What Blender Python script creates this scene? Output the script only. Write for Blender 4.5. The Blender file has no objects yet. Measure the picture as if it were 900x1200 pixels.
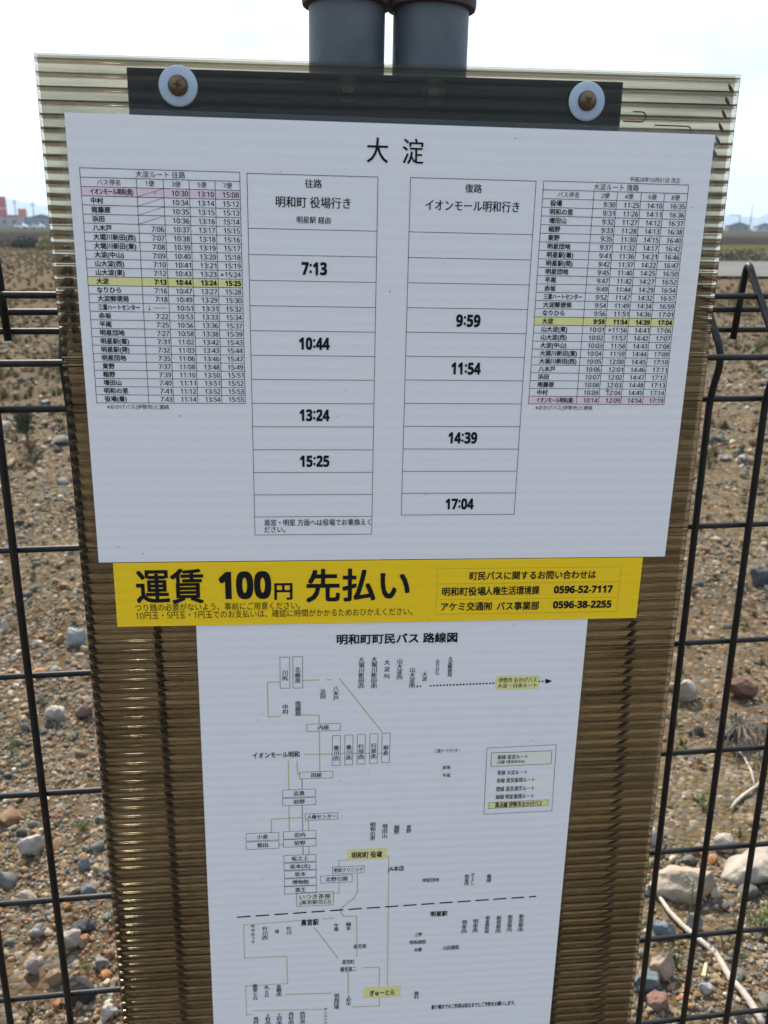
import bpy, bmesh, math, random
import numpy as np
from mathutils import Matrix, Vector, noise
R = math.radians
rng = np.random.default_rng(7); random.seed(7)
SC = bpy.context.scene
COL = SC.collection

# ------------------------------------------------------------------ camera, world, sun, exposure
EYE_H = 1.55
def basis(yaw, pitch, roll):
    fwd = Vector((math.sin(yaw)*math.cos(pitch), math.cos(yaw)*math.cos(pitch), -math.sin(pitch)))
    right = Vector((math.cos(yaw), -math.sin(yaw), 0)); up = right.cross(fwd)
    r2 = math.cos(roll)*right + math.sin(roll)*up; u2 = -math.sin(roll)*right + math.cos(roll)*up
    return r2, u2, fwd
def cam_matrix(yaw, pitch, roll, loc):
    r, u, f = basis(yaw, pitch, roll)
    m = Matrix((r, u, -f)).transposed().to_4x4(); m.translation = loc
    return m
CAM = cam_matrix(0.0, math.atan(335/1038), R(0.38), Vector((0, 0, EYE_H)))
CAM_IN_SIGN = cam_matrix(0.09502734, 0.29250072, 0.02171408, Vector((-0.06374195, -0.61446764, -0.0748053)))
SIGN = CAM @ CAM_IN_SIGN.inverted()          # frame of the sign: x right, y away, z up, origin at the top middle of the timetable
cd = bpy.data.cameras.new('camera'); cam = bpy.data.objects.new('camera', cd); COL.objects.link(cam)
cam.matrix_world = CAM
cd.sensor_width = 36; cd.lens = 1038/1200*36; cd.clip_start = 0.02; cd.clip_end = 30000
cd.dof.use_dof = True; cd.dof.focus_distance = 0.63; cd.dof.aperture_fstop = 16
SC.camera = cam

SUN_AZ, SUN_EL = R(-20.2), R(47)               # azimuth from straight ahead, clockwise
w = bpy.data.worlds.new('World'); SC.world = w; w.use_nodes = True
nt = w.node_tree; nt.nodes.clear()
wo = nt.nodes.new('ShaderNodeOutputWorld'); bg = nt.nodes.new('ShaderNodeBackground')
sky = nt.nodes.new('ShaderNodeTexSky'); sky.sky_type = 'NISHITA'; sky.sun_disc = False
sky.sun_elevation = SUN_EL; sky.sun_rotation = SUN_AZ; sky.dust_density = 2.0; sky.air_density = 1.0
tc = nt.nodes.new('ShaderNodeTexCoord'); mp = nt.nodes.new('ShaderNodeMapping'); mp.inputs['Scale'].default_value = (1.2, 1.2, 3.2)
cn = nt.nodes.new('ShaderNodeTexNoise'); cn.inputs['Scale'].default_value = 2.2; cn.inputs['Detail'].default_value = 7; cn.inputs['Roughness'].default_value = .55
cr = nt.nodes.new('ShaderNodeValToRGB'); cr.color_ramp.elements[0].position = .30; cr.color_ramp.elements[0].color = (.35, .35, .35, 1)
cr.color_ramp.elements[1].position = .62; cr.color_ramp.elements[1].color = (.92, .92, .92, 1)
mx = nt.nodes.new('ShaderNodeMix'); mx.data_type = 'RGBA'
# thin cloud: denser toward the sun, broken on the far side of the sky
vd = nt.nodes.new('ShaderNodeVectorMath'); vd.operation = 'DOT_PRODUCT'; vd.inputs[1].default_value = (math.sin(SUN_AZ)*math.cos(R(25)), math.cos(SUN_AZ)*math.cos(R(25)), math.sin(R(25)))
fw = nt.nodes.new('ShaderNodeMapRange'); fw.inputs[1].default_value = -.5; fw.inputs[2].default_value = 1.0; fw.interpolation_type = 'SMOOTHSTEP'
cc = nt.nodes.new('ShaderNodeMix'); cc.data_type = 'RGBA'; cc.inputs[6].default_value = (10.8, 11.7, 12.8, 1); cc.inputs[7].default_value = (4.75, 4.95, 5.2, 1)  # unseen cloud behind the camera is brightened, above the sunward side, to light the papers
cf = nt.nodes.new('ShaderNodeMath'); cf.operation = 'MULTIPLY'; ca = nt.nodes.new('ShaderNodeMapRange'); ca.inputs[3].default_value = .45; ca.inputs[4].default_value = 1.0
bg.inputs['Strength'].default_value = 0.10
L = nt.links
L.new(tc.outputs['Generated'], mp.inputs['Vector']); L.new(mp.outputs[0], cn.inputs['Vector']); L.new(cn.outputs['Fac'], cr.inputs[0])
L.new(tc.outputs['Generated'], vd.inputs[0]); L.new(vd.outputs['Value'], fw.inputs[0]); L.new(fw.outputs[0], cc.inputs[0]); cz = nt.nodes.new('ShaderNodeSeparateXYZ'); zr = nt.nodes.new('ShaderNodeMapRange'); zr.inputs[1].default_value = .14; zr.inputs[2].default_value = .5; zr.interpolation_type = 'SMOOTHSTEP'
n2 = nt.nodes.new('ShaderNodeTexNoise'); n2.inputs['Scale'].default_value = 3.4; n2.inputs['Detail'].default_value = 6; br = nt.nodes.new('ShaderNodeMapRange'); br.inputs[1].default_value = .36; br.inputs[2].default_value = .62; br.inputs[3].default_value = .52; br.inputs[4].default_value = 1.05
lo = nt.nodes.new('ShaderNodeMath'); lo.operation = 'MAXIMUM'; ls = nt.nodes.new('ShaderNodeMapRange'); ls.inputs[3].default_value = .15; ls.inputs[4].default_value = 1.0  # low rear sky, out of view, dimmed to cut reflections over the bracket
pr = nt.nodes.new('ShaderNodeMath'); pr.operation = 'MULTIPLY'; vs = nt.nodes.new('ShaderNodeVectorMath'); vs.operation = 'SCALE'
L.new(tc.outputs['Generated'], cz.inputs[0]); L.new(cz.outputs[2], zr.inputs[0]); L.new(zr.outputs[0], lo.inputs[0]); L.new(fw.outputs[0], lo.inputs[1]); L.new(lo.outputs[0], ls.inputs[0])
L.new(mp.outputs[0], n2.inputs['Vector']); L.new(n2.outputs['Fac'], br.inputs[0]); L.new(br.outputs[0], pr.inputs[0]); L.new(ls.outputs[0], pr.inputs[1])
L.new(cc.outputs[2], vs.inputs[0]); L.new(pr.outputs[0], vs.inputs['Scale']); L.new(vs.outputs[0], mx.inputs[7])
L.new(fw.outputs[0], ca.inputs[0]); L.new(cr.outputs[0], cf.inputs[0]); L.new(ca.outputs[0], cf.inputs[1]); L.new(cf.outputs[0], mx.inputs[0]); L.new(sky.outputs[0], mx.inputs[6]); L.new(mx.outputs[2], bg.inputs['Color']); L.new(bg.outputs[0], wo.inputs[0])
ld = bpy.data.lights.new('sun', 'SUN'); ld.energy = 4.3; ld.angle = R(0.6); ld.color = (1, .935, .83)
sun = bpy.data.objects.new('sun', ld); COL.objects.link(sun)
sd = Vector((math.sin(SUN_AZ)*math.cos(SUN_EL), math.cos(SUN_AZ)*math.cos(SUN_EL), math.sin(SUN_EL)))
sun.rotation_euler = sd.to_track_quat('Z', 'Y').to_euler(); sun.location = sd*50
SC.view_settings.view_transform = 'Standard'; SC.view_settings.look = 'None'; SC.view_settings.gamma = 1
SC.view_settings.use_curve_mapping = False; SC.view_settings.exposure = 1.32
SC.render.engine = 'CYCLES'
cy = SC.cycles; cy.use_denoising = True; cy.denoiser = 'OPENIMAGEDENOISE'; cy.denoising_prefilter = 'ACCURATE'
cy.max_bounces = 12; cy.transparent_max_bounces = 32; cy.transmission_bounces = 10; cy.caustics_refractive = False; cy.caustics_reflective = False
cy.sample_clamp_indirect = 6

# ------------------------------------------------------------------ materials
def mat(name, base, rough=.6, metal=0, spec=.5, var=None, scale=20, bump=0, bscale=None, coat=0, detail=6, obj_space=True, coat_rough=.08):
    m = bpy.data.materials.new(name); m.use_nodes = True; n = m.node_tree; b = n.nodes['Principled BSDF']
    b.inputs['Base Color'].default_value = (*base, 1); b.inputs['Roughness'].default_value = rough
    b.inputs['Metallic'].default_value = metal; b.inputs['Specular IOR Level'].default_value = spec
    b.inputs['Coat Weight'].default_value = coat; b.inputs['Coat Roughness'].default_value = coat_rough
    t = n.nodes.new('ShaderNodeTexCoord')
    if var:
        x = n.nodes.new('ShaderNodeTexNoise'); x.inputs['Scale'].default_value = scale; x.inputs['Detail'].default_value = detail
        r = n.nodes.new('ShaderNodeValToRGB'); r.color_ramp.elements[0].position = .3; r.color_ramp.elements[1].position = .7
        r.color_ramp.elements[0].color = (*base, 1); r.color_ramp.elements[1].color = (*var, 1)
        n.links.new(t.outputs['Object'], x.inputs['Vector']); n.links.new(x.outputs['Fac'], r.inputs[0]); n.links.new(r.outputs[0], b.inputs['Base Color'])
    if bump:
        x2 = n.nodes.new('ShaderNodeTexNoise'); x2.inputs['Scale'].default_value = bscale or scale; x2.inputs['Detail'].default_value = 8
        bp_ = n.nodes.new('ShaderNodeBump'); bp_.inputs['Strength'].default_value = 1; bp_.inputs['Distance'].default_value = bump
        n.links.new(t.outputs['Object'], x2.inputs['Vector']); n.links.new(x2.outputs['Fac'], bp_.inputs['Height']); n.links.new(bp_.outputs[0], b.inputs['Normal'])
    return m
def ramp(n, stops, interp='LINEAR'):
    r = n.nodes.new('ShaderNodeValToRGB'); e = r.color_ramp; e.interpolation = interp
    while len(e.elements) < len(stops): e.elements.new(1)
    for el, (p, c) in zip(e.elements, stops): el.position = p; el.color = (*c, 1)
    return r

# ------------------------------------------------------------------ mesh helpers
def obj(name, bm, m, parent=None, smooth=False, angle=None):
    me = bpy.data.meshes.new(name); bm.normal_update(); bm.to_mesh(me); bm.free()
    return link(name, me, m, parent, smooth, angle)
def link(name, me, m, parent=None, smooth=False, angle=None):
    for mm in (m if isinstance(m, (list, tuple)) else [m]): me.materials.append(mm)
    if smooth:
        me.polygons.foreach_set('use_smooth', [True]*len(me.polygons))
        if angle: me.set_sharp_from_angle(angle=R(angle))
    o = bpy.data.objects.new(name, me); COL.objects.link(o)
    if parent: o.parent = parent
    return o
def thing(name, label, cat, loc=(0, 0, 0), group=None, matrix=None):
    o = bpy.data.objects.new(name, None); COL.objects.link(o); o.empty_display_size = .05
    if matrix is not None: o.matrix_world = matrix
    else: o.location = loc
    return tag(o, label, cat, group)
def tag(o, label=None, cat=None, group=None, kind=None):
    for k, v in (('label', label), ('category', cat), ('group', group), ('kind', kind)):
        if v: o[k] = v
    return o
def box(bm, x0, x1, y0, y1, z0, z1, bev=0):
    r = bmesh.ops.create_cube(bm, size=1)
    for v in r['verts']:
        v.co = Vector(((x0+x1)/2 + v.co.x*(x1-x0), (y0+y1)/2 + v.co.y*(y1-y0), (z0+z1)/2 + v.co.z*(z1-z0)))
    if bev:
        es = {e for v in r['verts'] for e in v.link_edges}
        bmesh.ops.bevel(bm, geom=list(es), offset=bev, segments=2, affect='EDGES', profile=.6)
    return bm
def tube(bm, pts, rad, seg=10, caps=True):
    pts = [Vector(p) for p in pts]; n = len(pts)
    rad = rad if isinstance(rad, (list, tuple)) else [rad]*n
    rings = []; ref = None
    for i, p in enumerate(pts):
        t = (pts[min(i+1, n-1)] - pts[max(i-1, 0)]).normalized()
        if ref is None: ref = t.orthogonal().normalized()
        ref = (ref - t*ref.dot(t)).normalized(); b = t.cross(ref)
        rings.append([bm.verts.new(p + rad[i]*(math.cos(a)*ref + math.sin(a)*b)) for a in [2*math.pi*k/seg for k in range(seg)]])
    for a, b in zip(rings, rings[1:]):
        for k in range(seg): bm.faces.new((a[k], a[(k+1) % seg], b[(k+1) % seg], b[k]))
    if caps: bm.faces.new(rings[0][::-1]); bm.faces.new(rings[-1])
    return bm
def lathe(bm, prof, seg=32, axis='Z', loc=(0, 0, 0)):
    loc = Vector(loc); rings = []
    for r, h in prof:
        ring = []
        for k in range(seg):
            a = 2*math.pi*k/seg; c, s = math.cos(a)*r, math.sin(a)*r
            ring.append(bm.verts.new(loc + (Vector((c, s, h)) if axis == 'Z' else Vector((c, -h, s)))))   # 'Y': h grows toward the viewer (-y)
        rings.append(ring)
    for a, b in zip(rings, rings[1:]):
        for k in range(seg): bm.faces.new((a[k], a[(k+1) % seg], b[(k+1) % seg], b[k]))
    bm.faces.new(rings[0][::-1]); bm.faces.new(rings[-1])
    bmesh.ops.recalc_face_normals(bm, faces=bm.faces)
    return bm

# photo pixel (900x1200) -> ray, ground point, point on the sign's plane
def ray(px, py, m=CAM):
    d = Vector(((px-450)/1038, -(py-600)/1038, -1)); return m.to_3x3() @ d
def sp(px, py, y=0.0, m=CAM_IN_SIGN):          # a point of the sign frame at depth y
    d = ray(px, py, m); o = m.translation; t = (y-o.y)/d.y; return o + d*t
def fbm(x, y, s, seed=0, o=3):
    return noise.fractal(Vector((x*s+seed*17.3, y*s-seed*9.1, seed*3.7)), 1.0, 2.0, o)
def gz(x, y):
    d = math.hypot(x, y); f = max(0, 1-d/60)
    return f*(.03*fbm(x, y, .35, 1) + .012*fbm(x, y, 1.7, 2)) if f else 0.0
def gp(px, py, lift=0.0):                      # ground point seen at that pixel
    d = ray(px, py); o = CAM.translation; z = 0
    for _ in range(6):
        t = (z-o.z)/d.z; p = o + d*t; z = gz(p.x, p.y)
    return Vector((p.x, p.y, z+lift))
def sz(px_size, p):                            # metres that span px_size at point p
    return px_size*((p-CAM.translation).dot(basis(0, math.atan(335/1038), 0)[2]))/1038

# ------------------------------------------------------------------ ground and far country
def ground_mat():
    m = bpy.data.materials.new('stony_soil'); m.use_nodes = True; n = m.node_tree; b = n.nodes['Principled BSDF']; b.inputs['Roughness'].default_value = 1; b.inputs['Specular IOR Level'].default_value = 0
    g = n.nodes.new('ShaderNodeNewGeometry')
    def nz(s, d=6, ro=.6):
        x = n.nodes.new('ShaderNodeTexNoise'); x.inputs['Scale'].default_value = s; x.inputs['Detail'].default_value = d; x.inputs['Roughness'].default_value = ro
        n.links.new(g.outputs['Position'], x.inputs['Vector']); return x
    big, mid, fine = nz(.5), nz(3.2), nz(45, 8, .7)
    soil = ramp(n, [(.3, (.048, .031, .018)), (.5, (.082, .054, .031)), (.7, (.115, .080, .047))]); n.links.new(mid.outputs['Fac'], soil.inputs[0])
    dry = ramp(n, [(.36, (.050, .040, .020)), (.47, (.075, .056, .030)), (.58, (.105, .080, .046)), (.7, (.135, .108, .066))]); mid2 = nz(1.3, 9, .72); fs = n.nodes.new('ShaderNodeMath'); fs.operation = 'MULTIPLY_ADD'; fs.inputs[1].default_value = .35; fo = n.nodes.new('ShaderNodeMath'); fo.operation = 'MULTIPLY_ADD'; fo.inputs[1].default_value = .9; fo.inputs[2].default_value = -.12
    n.links.new(mid2.outputs['Fac'], fo.inputs[0]); n.links.new(fine.outputs['Fac'], fs.inputs[0]); n.links.new(fo.outputs[0], fs.inputs[2]); n.links.new(fs.outputs[0], dry.inputs[0])
    f = ramp(n, [(.42, (0, 0, 0)), (.6, (1, 1, 1))]); n.links.new(big.outputs['Fac'], f.inputs[0])
    x = n.nodes.new('ShaderNodeMix'); x.data_type = 'RGBA'; n.links.new(f.outputs[0], x.inputs[0]); n.links.new(soil.outputs[0], x.inputs[6]); n.links.new(dry.outputs[0], x.inputs[7])
    v = n.nodes.new('ShaderNodeTexVoronoi'); v.inputs['Scale'].default_value = 60; n.links.new(g.outputs['Position'], v.inputs['Vector'])
    st = ramp(n, [(0, (.11, .12, .12)), (.3, (.20, .15, .095)), (.5, (.27, .235, .19)), (.75, (.08, .09, .09)), (1, (.17, .09, .05))], 'CONSTANT')
    sep = n.nodes.new('ShaderNodeSeparateColor'); n.links.new(v.outputs['Color'], sep.inputs[0]); n.links.new(sep.outputs[0], st.inputs[0])
    gf = ramp(n, [(.5, (0, 0, 0)), (.60, (.5, .5, .5))]); n.links.new(sep.outputs[1], gf.inputs[0])
    y = n.nodes.new('ShaderNodeMix'); y.data_type = 'RGBA'; n.links.new(gf.outputs[0], y.inputs[0]); n.links.new(x.outputs[2], y.inputs[6]); n.links.new(st.outputs[0], y.inputs[7])
    n.links.new(y.outputs[2], b.inputs['Base Color'])
    bp_ = n.nodes.new('ShaderNodeBump'); bp_.inputs['Strength'].default_value = .8; bp_.inputs['Distance'].default_value = .012
    n.links.new(v.outputs['Distance'], bp_.inputs['Height']); bp_.invert = True; n.links.new(bp_.outputs[0], b.inputs['Normal'])
    return m
bm = bmesh.new(); NA = 256
radii = [0.25*(1.062**k) for k in range(178)]
c0 = bm.verts.new((0, 0, gz(0, 0))); rings = []
for r in radii:
    rings.append([bm.verts.new((r*math.sin(2*math.pi*k/NA), r*math.cos(2*math.pi*k/NA), gz(r*math.sin(2*math.pi*k/NA), r*math.cos(2*math.pi*k/NA)))) for k in range(NA)])
for k in range(NA): bm.faces.new((c0, rings[0][(k+1) % NA], rings[0][k]))
for a, b in zip(rings, rings[1:]):
    for k in range(NA): bm.faces.new((a[k], a[(k+1) % NA], b[(k+1) % NA], b[k]))
bmesh.ops.recalc_face_normals(bm, faces=bm.faces)
if next(iter(bm.faces)).normal.z < 0: bmesh.ops.reverse_faces(bm, faces=bm.faces)
tag(obj('ground', bm, ground_mat(), smooth=True), kind='structure')

def sheet(name, pts, m, z, label=None):
    bm = bmesh.new(); bm.faces.new([bm.verts.new((x, y, z)) for x, y in pts]); bm.normal_update()
    if bm.faces[:][0].normal.z < 0: bmesh.ops.reverse_faces(bm, faces=bm.faces)
    return tag(obj(name, bm, m), label, kind='structure')
soil_dark = mat('ploughed_soil', spec=0, base=(.022, .019, .018), rough=.95, var=(.038, .032, .028), scale=.25)
turf = mat('field_grass', spec=0, base=(.034, .036, .024), rough=.95, var=(.055, .053, .034), scale=.12)
olive = mat('olive_grass', spec=0, base=(.046, .045, .02), rough=.95, var=(.075, .068, .034), scale=.3)
pale = mat('pale_gravel', (.11, .109, .106), .95, spec=0, var=(.145, .143, .138), scale=.6)
sheet('meadow', [(-3000, 158), (3000, 150), (3000, 2500), (-3000, 2500)], turf, .06)
sheet('field', [(-400, 79), (400, 86), (400, 160), (-400, 172)], soil_dark, .10)
sheet('grass_verge', [(6, 55), (120, 55), (120, 86), (-2, 84)], olive, .14)
sheet('gravel_lot', [(6.5, 29.5), (60, 29.5), (70, 43), (8, 43)], pale, .09)

# mountains
def mountains(name, dist, az0, az1, hmax, seed, m):
    bm = bmesh.new(); N = 160; fr, tp, bk = [], [], []
    for i in range(N+1):
        a = R(az0 + (az1-az0)*i/N)
        h = hmax*(.55 + .45*noise.fractal(Vector((math.degrees(a)*.11+seed, seed*2.1, 0)), 1, 2, 4) + .12*noise.noise(Vector((math.degrees(a)*.9, seed, 1))))
        h = max(h, hmax*.2)
        for lst, dd, z in ((fr, dist-h*4, -2), (tp, dist, h), (bk, dist+h*4, -2)):
            lst.append(bm.verts.new((dd*math.sin(a), dd*math.cos(a), z)))
    for i in range(N):
        bm.faces.new((fr[i], fr[i+1], tp[i+1], tp[i])); bm.faces.new((tp[i], tp[i+1], bk[i+1], bk[i]))
    return tag(obj(name, bm, m, smooth=True), kind='structure')
forest = mat('forested_slope', (.025, .042, .03), .95, var=(.05, .07, .04), scale=.01)
mountains('mountains', 4600, -60, 60, 165, 3.3, forest)

# ------------------------------------------------------------------ loose stones: gravel stuff
def stone_mesh(name, seed, sub=2, flat=.65, rough=.28):
    bm = bmesh.new(); bmesh.ops.create_icosphere(bm, subdivisions=sub, radius=.5)
    sx, sy = random.uniform(.8, 1.15), random.uniform(.7, 1.0)
    for v in bm.verts:
        k = 1 + rough*noise.fractal(v.co*2.2 + Vector((seed*5.1, seed, 0)), 1, 2, 3)
        v.co = Vector((v.co.x*sx*k, v.co.y*sy*k, v.co.z*flat*k))
    for _ in range(7):      # knock flat facets into it
        nrm = Vector((random.gauss(0, 1), random.gauss(0, 1), random.gauss(0, .7))).normalized(); dmax = random.uniform(.22, .38)
        for v in bm.verts:
            d = v.co.dot(nrm)
            if d > dmax*.9: v.co -= nrm*(d-dmax*.9)*.85
    return bm
def pebble_mat():
    m = bpy.data.materials.new('mixed_pebbles'); m.use_nodes = True; n = m.node_tree; b = n.nodes['Principled BSDF']; b.inputs['Roughness'].default_value = .75; b.inputs['Specular IOR Level'].default_value = .3
    a = n.nodes.new('ShaderNodeAttribute'); a.attribute_type = 'INSTANCER'; a.attribute_name = 'tint'
    pal = [(0, (.14, .145, .135)), (.10, (.22, .22, .195)), (.20, (.34, .25, .15)), (.35, (.15, .175, .17)), (.44, (.26, .155, .085)), (.57, (.37, .29, .18)), (.66, (.08, .082, .08)),
           (.73, (.46, .40, .30)), (.80, (.29, .19, .115)), (.87, (.34, .165, .07)), (.91, (.22, .215, .15)), (.96, (.55, .51, .43))]
    r = ramp(n, pal, 'CONSTANT'); n.links.new(a.outputs['Fac'], r.inputs[0])
    t = n.nodes.new('ShaderNodeTexCoord'); x = n.nodes.new('ShaderNodeTexNoise'); x.inputs['Scale'].default_value = 3.5; x.inputs['Detail'].default_value = 8
    n.links.new(t.outputs['Object'], x.inputs['Vector'])
    v = ramp(n, [(.25, (.34, .325, .31)), (.75, (.86, .80, .72))]); n.links.new(x.outputs['Fac'], v.inputs[0])
    k = n.nodes.new('ShaderNodeMix'); k.data_type = 'RGBA'; k.blend_type = 'MULTIPLY'; k.inputs[0].default_value = 1
    n.links.new(r.outputs[0], k.inputs[6]); n.links.new(v.outputs[0], k.inputs[7]); n.links.new(k.outputs[2], b.inputs['Base Color'])
    return m
PEB = pebble_mat()
def scatter(name, src_meshes, m, pts, rot, scl, idx, tint, smooth=True):
    """one 'stuff' object: points in a mesh, a stone or tuft on each point through geometry nodes"""
    c = bpy.data.collections.new(name+'_shapes')
    for i, me in enumerate(src_meshes):
        me.materials.append(m)
        if smooth: me.polygons.foreach_set('use_smooth', [True]*len(me.polygons)); me.set_sharp_from_angle(angle=R(38))
        c.objects.link(bpy.data.objects.new(f'{name}_shape_{i:02d}', me))
    me = bpy.data.meshes.new(name); me.from_pydata([tuple(p) for p in pts], [], [])
    for nm, ty, key, arr in (('rot', 'FLOAT_VECTOR', 'vector', rot), ('scl', 'FLOAT_VECTOR', 'vector', scl), ('idx', 'INT', 'value', idx), ('tint', 'FLOAT', 'value', tint)):
        at = me.attributes.new(nm, ty, 'POINT'); at.data.foreach_set(key, np.ascontiguousarray(arr, dtype=np.int32 if ty == 'INT' else np.float32).ravel())
    o = bpy.data.objects.new(name, me); COL.objects.link(o)
    g = bpy.data.node_groups.new(name, 'GeometryNodeTree')
    g.interface.new_socket('Geometry', in_out='INPUT', socket_type='NodeSocketGeometry'); g.interface.new_socket('Geometry', in_out='OUTPUT', socket_type='NodeSocketGeometry')
    gi, go = g.nodes.new('NodeGroupInput'), g.nodes.new('NodeGroupOutput')
    ip = g.nodes.new('GeometryNodeInstanceOnPoints'); ci = g.nodes.new('GeometryNodeCollectionInfo'); ci.inputs['Collection'].default_value = c
    ci.inputs['Separate Children'].default_value = True; ci.inputs['Reset Children'].default_value = True; ip.inputs['Pick Instance'].default_value = True
    def na(nm, ty):
        x = g.nodes.new('GeometryNodeInputNamedAttribute'); x.data_type = ty; x.inputs['Name'].default_value = nm; return x.outputs['Attribute']
    g.links.new(gi.outputs[0], ip.inputs['Points']); g.links.new(ci.outputs[0], ip.inputs['Instance']); g.links.new(na('idx', 'INT'), ip.inputs['Instance Index'])
    e2r = g.nodes.new('FunctionNodeEulerToRotation'); g.links.new(na('rot', 'FLOAT_VECTOR'), e2r.inputs[0]); g.links.new(e2r.outputs[0], ip.inputs['Rotation'])
    g.links.new(na('scl', 'FLOAT_VECTOR'), ip.inputs['Scale']); g.links.new(ip.outputs[0], go.inputs[0])
    md = o.modifiers.new('scatter', 'NODES'); md.node_group = g
    return tag(o, kind='stuff')
def bm2me(bm, name):
    me = bpy.data.meshes.new(name); bm.to_mesh(me); bm.free(); return me
def wedge(n, r0, r1, half, power=1.0):
    u = rng.random(n); r = np.sqrt(r0**2 + (r1**2-r0**2)*u**power); a = R(half)*(2*rng.random(n)-1); return r*np.sin(a), r*np.cos(a)
P, S, = [], []
for n_, r0, r1, half, s_mean, sg in ((78000, 1.0, 3.0, 48, .0072, .5), (5000, 1.0, 3.1, 48, .016, .35), (620, 1.0, 3.2, 48, .030, .32), (52000, 3.0, 6.0, 40, .012, .5), (1300, 3, 7, 40, .038, .35), (34000, 6.0, 17.0, 36, .028, .55)):
    xs, ys = wedge(n_, r0, r1, half)
    for x, y in zip(xs, ys):
        cover = fbm(x, y, .55, 5) + .5*fbm(x, y, 1.9, 6)
        far = max(0, (math.hypot(x, y)-5)/9)
        if cover < -.13 - .15*random.random() + .42*far and random.random() < .86: continue
        s = s_mean*math.exp(random.gauss(0, sg)); P.append((x, y, gz(x, y) + s*.12)); S.append(s)
n_ = len(P); S = np.array(S)
rot = np.stack([rng.normal(0, .35, n_), rng.normal(0, .35, n_), rng.random(n_)*6.283], 1)
scl = np.stack([S*(.8+.5*rng.random(n_)), S*(.8+.5*rng.random(n_)), S*(.8+.5*rng.random(n_))], 1)
gravel = scatter('gravel', [bm2me(stone_mesh('pebble', i), 'pebble') for i in range(10)], PEB, P, rot, scl, rng.integers(0, 10, n_), rng.random(n_))
gravel['label'] = 'mixed grey, tan and rust pebbles covering the bare lot'

# dry grass, low tufts
def tuft(seed, n=26, h=1.0, spread=.35):
    random.seed(seed); bm = bmesh.new()
    for _ in range(n):
        a = random.random()*6.283; r = random.random()*spread*.6; lean = random.uniform(.15, .9); hh = h*random.uniform(.45, 1)
        b0 = Vector((math.cos(a)*r, math.sin(a)*r, 0)); d = Vector((math.cos(a), math.sin(a), 0)); sd_ = Vector((-math.sin(a), math.cos(a), 0))*.022
        p1 = b0 + d*lean*.25*hh + Vector((0, 0, hh*.6)); p2 = b0 + d*lean*.75*hh + Vector((0, 0, hh*(1-.35*lean)))
        v = [bm.verts.new(q) for q in (b0-sd_, b0+sd_, p1+sd_*.8, p1-sd_*.8, p2)]
        bm.faces.new((v[0], v[1], v[2], v[3])); bm.faces.new((v[3], v[2], v[4]))
    return bm
def grass_mat(name, stops):
    m = bpy.data.materials.new(name); m.use_nodes = True; n = m.node_tree; b = n.nodes['Principled BSDF']; b.inputs['Roughness'].default_value = .8; b.inputs['Specular IOR Level'].default_value = .2
    a = n.nodes.new('ShaderNodeAttribute'); a.attribute_type = 'INSTANCER'; a.attribute_name = 'tint'
    r = ramp(n, stops, 'LINEAR'); n.links.new(a.outputs['Fac'], r.inputs[0]); n.links.new(r.outputs[0], b.inputs['Base Color']); return m
P, S, T = [], [], []
for n_, r0, r1, half, s in ((2400, 1.3, 6, 44, .035), (20000, 6, 24, 38, .085), (20000, 20, 80, 34, .15)):
    xs, ys = wedge(n_, r0, r1, half)
    for x, y in zip(xs, ys):
        d = math.hypot(x, y); c = fbm(x, y, .55, 5) + .5*fbm(x, y, 1.9, 6)
        if d < 20 and c > (-.05 if d < 6 else .22) and random.random() < .85: continue
        if 29.4 < y < 43.2 and x > 6.3: continue
        P.append((x, y, gz(x, y)-.004)); S.append(s*random.uniform(.6, 1.5)); T.append(min(1, max(0, (.35 if d < 18 else .62)+.3*fbm(x, y, .25, 8)+random.gauss(0, .16))))
S = np.array(S); n_ = len(P)
rot = np.stack([rng.normal(0, .1, n_), rng.normal(0, .1, n_), rng.random(n_)*6.283], 1); scl = np.stack([S*1.3, S*1.3, S*(.5+.5*rng.random(n_))], 1)
GR = grass_mat('dry_grass_blades', [(0, (.040, .050, .017)), (.25, (.078, .068, .028)), (.5, (.115, .088, .042)), (1, (.165, .122, .06))])
gs = scatter('dry_grass', [bm2me(tuft(50+i), 'tuft') for i in range(6)], GR, P, rot, scl, rng.integers(0, 6, n_), T, smooth=False)
gs['label'] = 'sparse straw coloured and olive grass among the stones'
random.seed(11)

# ------------------------------------------------------------------ single rocks, sticks, weeds
def rock_mat(c, stain=(.30, .19, .10), amount=.55):
    g = sum(c)/3; c = tuple(g + (x-g)*.72 for x in c); m = mat('rock_stone', tuple(x*.72 for x in c), .9, spec=.2, var=tuple(x*.42 for x in c), scale=14, bump=.010, bscale=34, detail=9)
    n = m.node_tree; b = n.nodes['Principled BSDF']; src = b.inputs['Base Color'].links[0].from_socket; t = n.nodes.new('ShaderNodeTexCoord')
    x = n.nodes.new('ShaderNodeTexNoise'); x.inputs['Scale'].default_value = 11; x.inputs['Detail'].default_value = 6; n.links.new(t.outputs['Object'], x.inputs['Vector'])
    r = ramp(n, [(.52, (0, 0, 0)), (.66, (amount,)*3)]); n.links.new(x.outputs['Fac'], r.inputs[0]); k = n.nodes.new('ShaderNodeMix'); k.data_type = 'RGBA'; k.inputs[7].default_value = (*stain, 1)
    n.links.new(r.outputs[0], k.inputs[0]); n.links.new(src, k.inputs[6]); n.links.new(k.outputs[2], b.inputs['Base Color']); return m
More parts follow.
